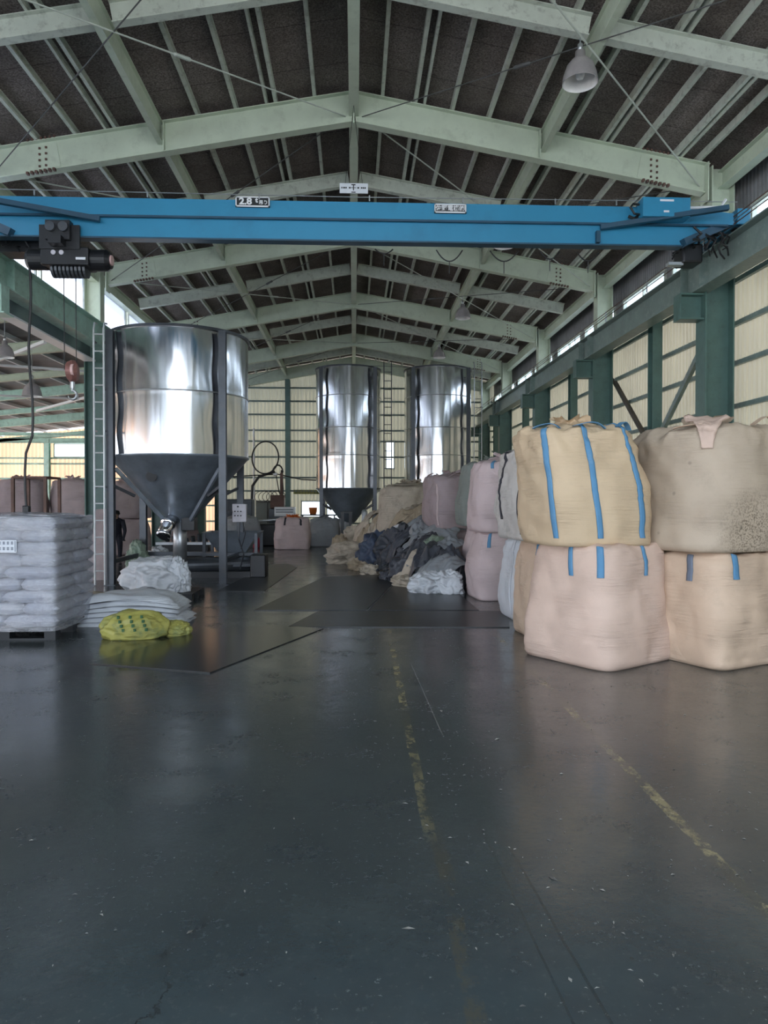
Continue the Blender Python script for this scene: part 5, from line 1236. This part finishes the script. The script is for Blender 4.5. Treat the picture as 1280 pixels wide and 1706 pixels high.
# ------------------------------------------------------------------ person far behind the ladder, bending forward
def person():
    t = thing('person', 'person in dark work clothes and dark cap bending forward behind the ladder', 'person', (-5.98, 18.3, 0), D2(20))
    me = bpy.data.meshes.new('body')
    J = {'pel': (0, 0, .72), 'sp': (.0, -.10, .90), 'ch': (0, -.24, 1.04), 'nk': (0, -.34, 1.10), 'hd': (0, -.40, 1.16), 'ht': (0, -.43, 1.26)}
    R = {'pel': .14, 'sp': .13, 'ch': .14, 'nk': .06, 'hd': .085, 'ht': .07}
    E = [('pel', 'sp'), ('sp', 'ch'), ('ch', 'nk'), ('nk', 'hd'), ('hd', 'ht')]
    for s, n in ((-1, 'l'), (1, 'r')):
        for nm, p, r in (('hip', (.09*s, 0, .68), .10), ('kn', (.11*s, -.10, .40), .07), ('an', (.11*s, .0, .08), .045), ('to', (.12*s, -.16, .04), .04),
                         ('sh', (.17*s, -.26, 1.02), .065), ('el', (.22*s, -.30, .78), .048), ('wr', (.18*s, -.46, .62), .034), ('ha', (.17*s, -.52, .58), .032)):
            J[n+nm] = p; R[n+nm] = r
        E += [('pel', n+'hip'), (n+'hip', n+'kn'), (n+'kn', n+'an'), (n+'an', n+'to'), ('ch', n+'sh'), (n+'sh', n+'el'), (n+'el', n+'wr'), (n+'wr', n+'ha')]
        for f in range(5):
            for q in range(2):
                J[f'{n}f{f}{q}'] = (.17*s+(f-2)*.018, -.56-.03*q - (0 if f else -.02), .56-.02*q); R[f'{n}f{f}{q}'] = .009
            E += [(n+'ha', f'{n}f{f}0'), (f'{n}f{f}0', f'{n}f{f}1')]
    ks = list(J); me.from_pydata([J[k] for k in ks], [(ks.index(a), ks.index(b)) for a, b in E], [])
    o = bpy.data.objects.new('body', me); C.objects.link(o); o.parent = t; me.materials.append(M['cloth'])
    sk = o.modifiers.new('skin', 'SKIN'); 
    for i, k in enumerate(ks): me.skin_vertices[0].data[i].radius = (R[k], R[k]); me.skin_vertices[0].data[i].use_root = (k == 'pel')
    sb = o.modifiers.new('sub', 'SUBSURF'); sb.levels = 1; sb.render_levels = 1
    MB().lathe([(.001, 1.30), (.08, 1.28), (.10, 1.22), (.10, 1.19)], 0, -.42, 20).box(-.07, .07, -.58, -.48, 1.19, 1.2).build('cap', 'hair', t, True, world=False)
    MB().tube([(0, -.47, 1.09), (0, -.49, 1.15), (0, -.485, 1.20)], [.045, .06, .05], 12).build('face', 'skin', t, True, world=False)
    mb = MB()
    for s in (-1, 1): mb.lathe([(.001, 1.165), (.009, 1.172), (.001, 1.18)], s*.025, -.547, 8)
    mb.tube([(0, -.54, 1.165), (0, -.565, 1.14), (0, -.55, 1.13)], .01, 8); mb.build('facial_features', 'hair', t, world=False)
person()
# ------------------------------------------------------------------ litter on the floor
random.seed(21); mb = MB()
for i in range(520):
    y = 1.2+random.random()**1.5*9; x = random.uniform(-.62*y-.3, .62*y+.2)
    if i < 200: x = random.choice((.45, .75, 1.2, 1.7, .6))+random.gauss(0, .22); y = random.uniform(1.3, 6)
    if (x > 1.2 and y > 5.9) or (x < -2 and y > 7): continue
    a = random.random()*PI; L = random.uniform(.003, .013)*(1 if random.random() < .93 else 1.8); L = L*2.2 if i % 37 == 0 else L; w = L*random.uniform(.2, .5); h = random.uniform(.001, .004)
    c_, s_ = math.cos(a), math.sin(a)
    mb.add([(x+c_*L, y+s_*L, .001), (x-s_*w, y+c_*w, .001+h), (x-c_*L, y-s_*L, .001), (x+s_*w, y-c_*w, .001+h)], [(0, 1, 2, 3)])
M['chip'] = mat('litter_chips', (0.42, 0.40, 0.36), .6, var=.4, vscale=9, col2=(0.03, 0.03, 0.03))
o = mb.build('floor_litter', 'chip'); tag(o, 'scattered small leaf bits and plastic chips on the floor', 'litter'); o['kind'] = 'stuff'

# ------------------------------------------------------------------ groups of repeats
GR = {'roof_frame': 'main roof frames', 'light_roof_rafter': 'intermediate roof rafters', 'bracing_rod': 'roof bracing rods', 'high_bay_lamp': 'bell lamps', 'steel_column': 'steel columns',
      'wall_post': 'wall posts', 'aisle_rafter': 'rafters of the left aisle', 'bulk_bag': 'bulk bags', 'waste_sheet': 'sheets on the waste heap', 'floor_plate': 'plates on the floor',
      'cross_brace': 'crossed braces of the left aisle', 'wall_brace': 'diagonal wall braces', 'longitudinal_beam': 'lengthwise roof beams', 'eave_beam': 'eave beams', 'pallet': 'black pallets',
      'runway_girder': 'crane runway girders', 'yellow_sack': 'yellow sacks', 'steel_silo': 'steel silos', 'tie_beam': 'mint tie beams', 'machine_cabinet': 'machine boxes at the back wall'}
for o in C.objects:
    if o.parent is None and 'label' in o.keys() and 'group' not in o.keys():
        b = o.name.split('.')[0]
        if b in GR: o['group'] = GR[b]
        elif b == 'crumpled_sack' and o['category'] == 'waste sack': o['group'] = 'crumpled sacks of the waste heap'
for o in C.objects:
    if o.parent is None and 'label' in o.keys() and not 4 <= len(o['label'].split()) <= 16: print('LABEL', o.name, o['label'])
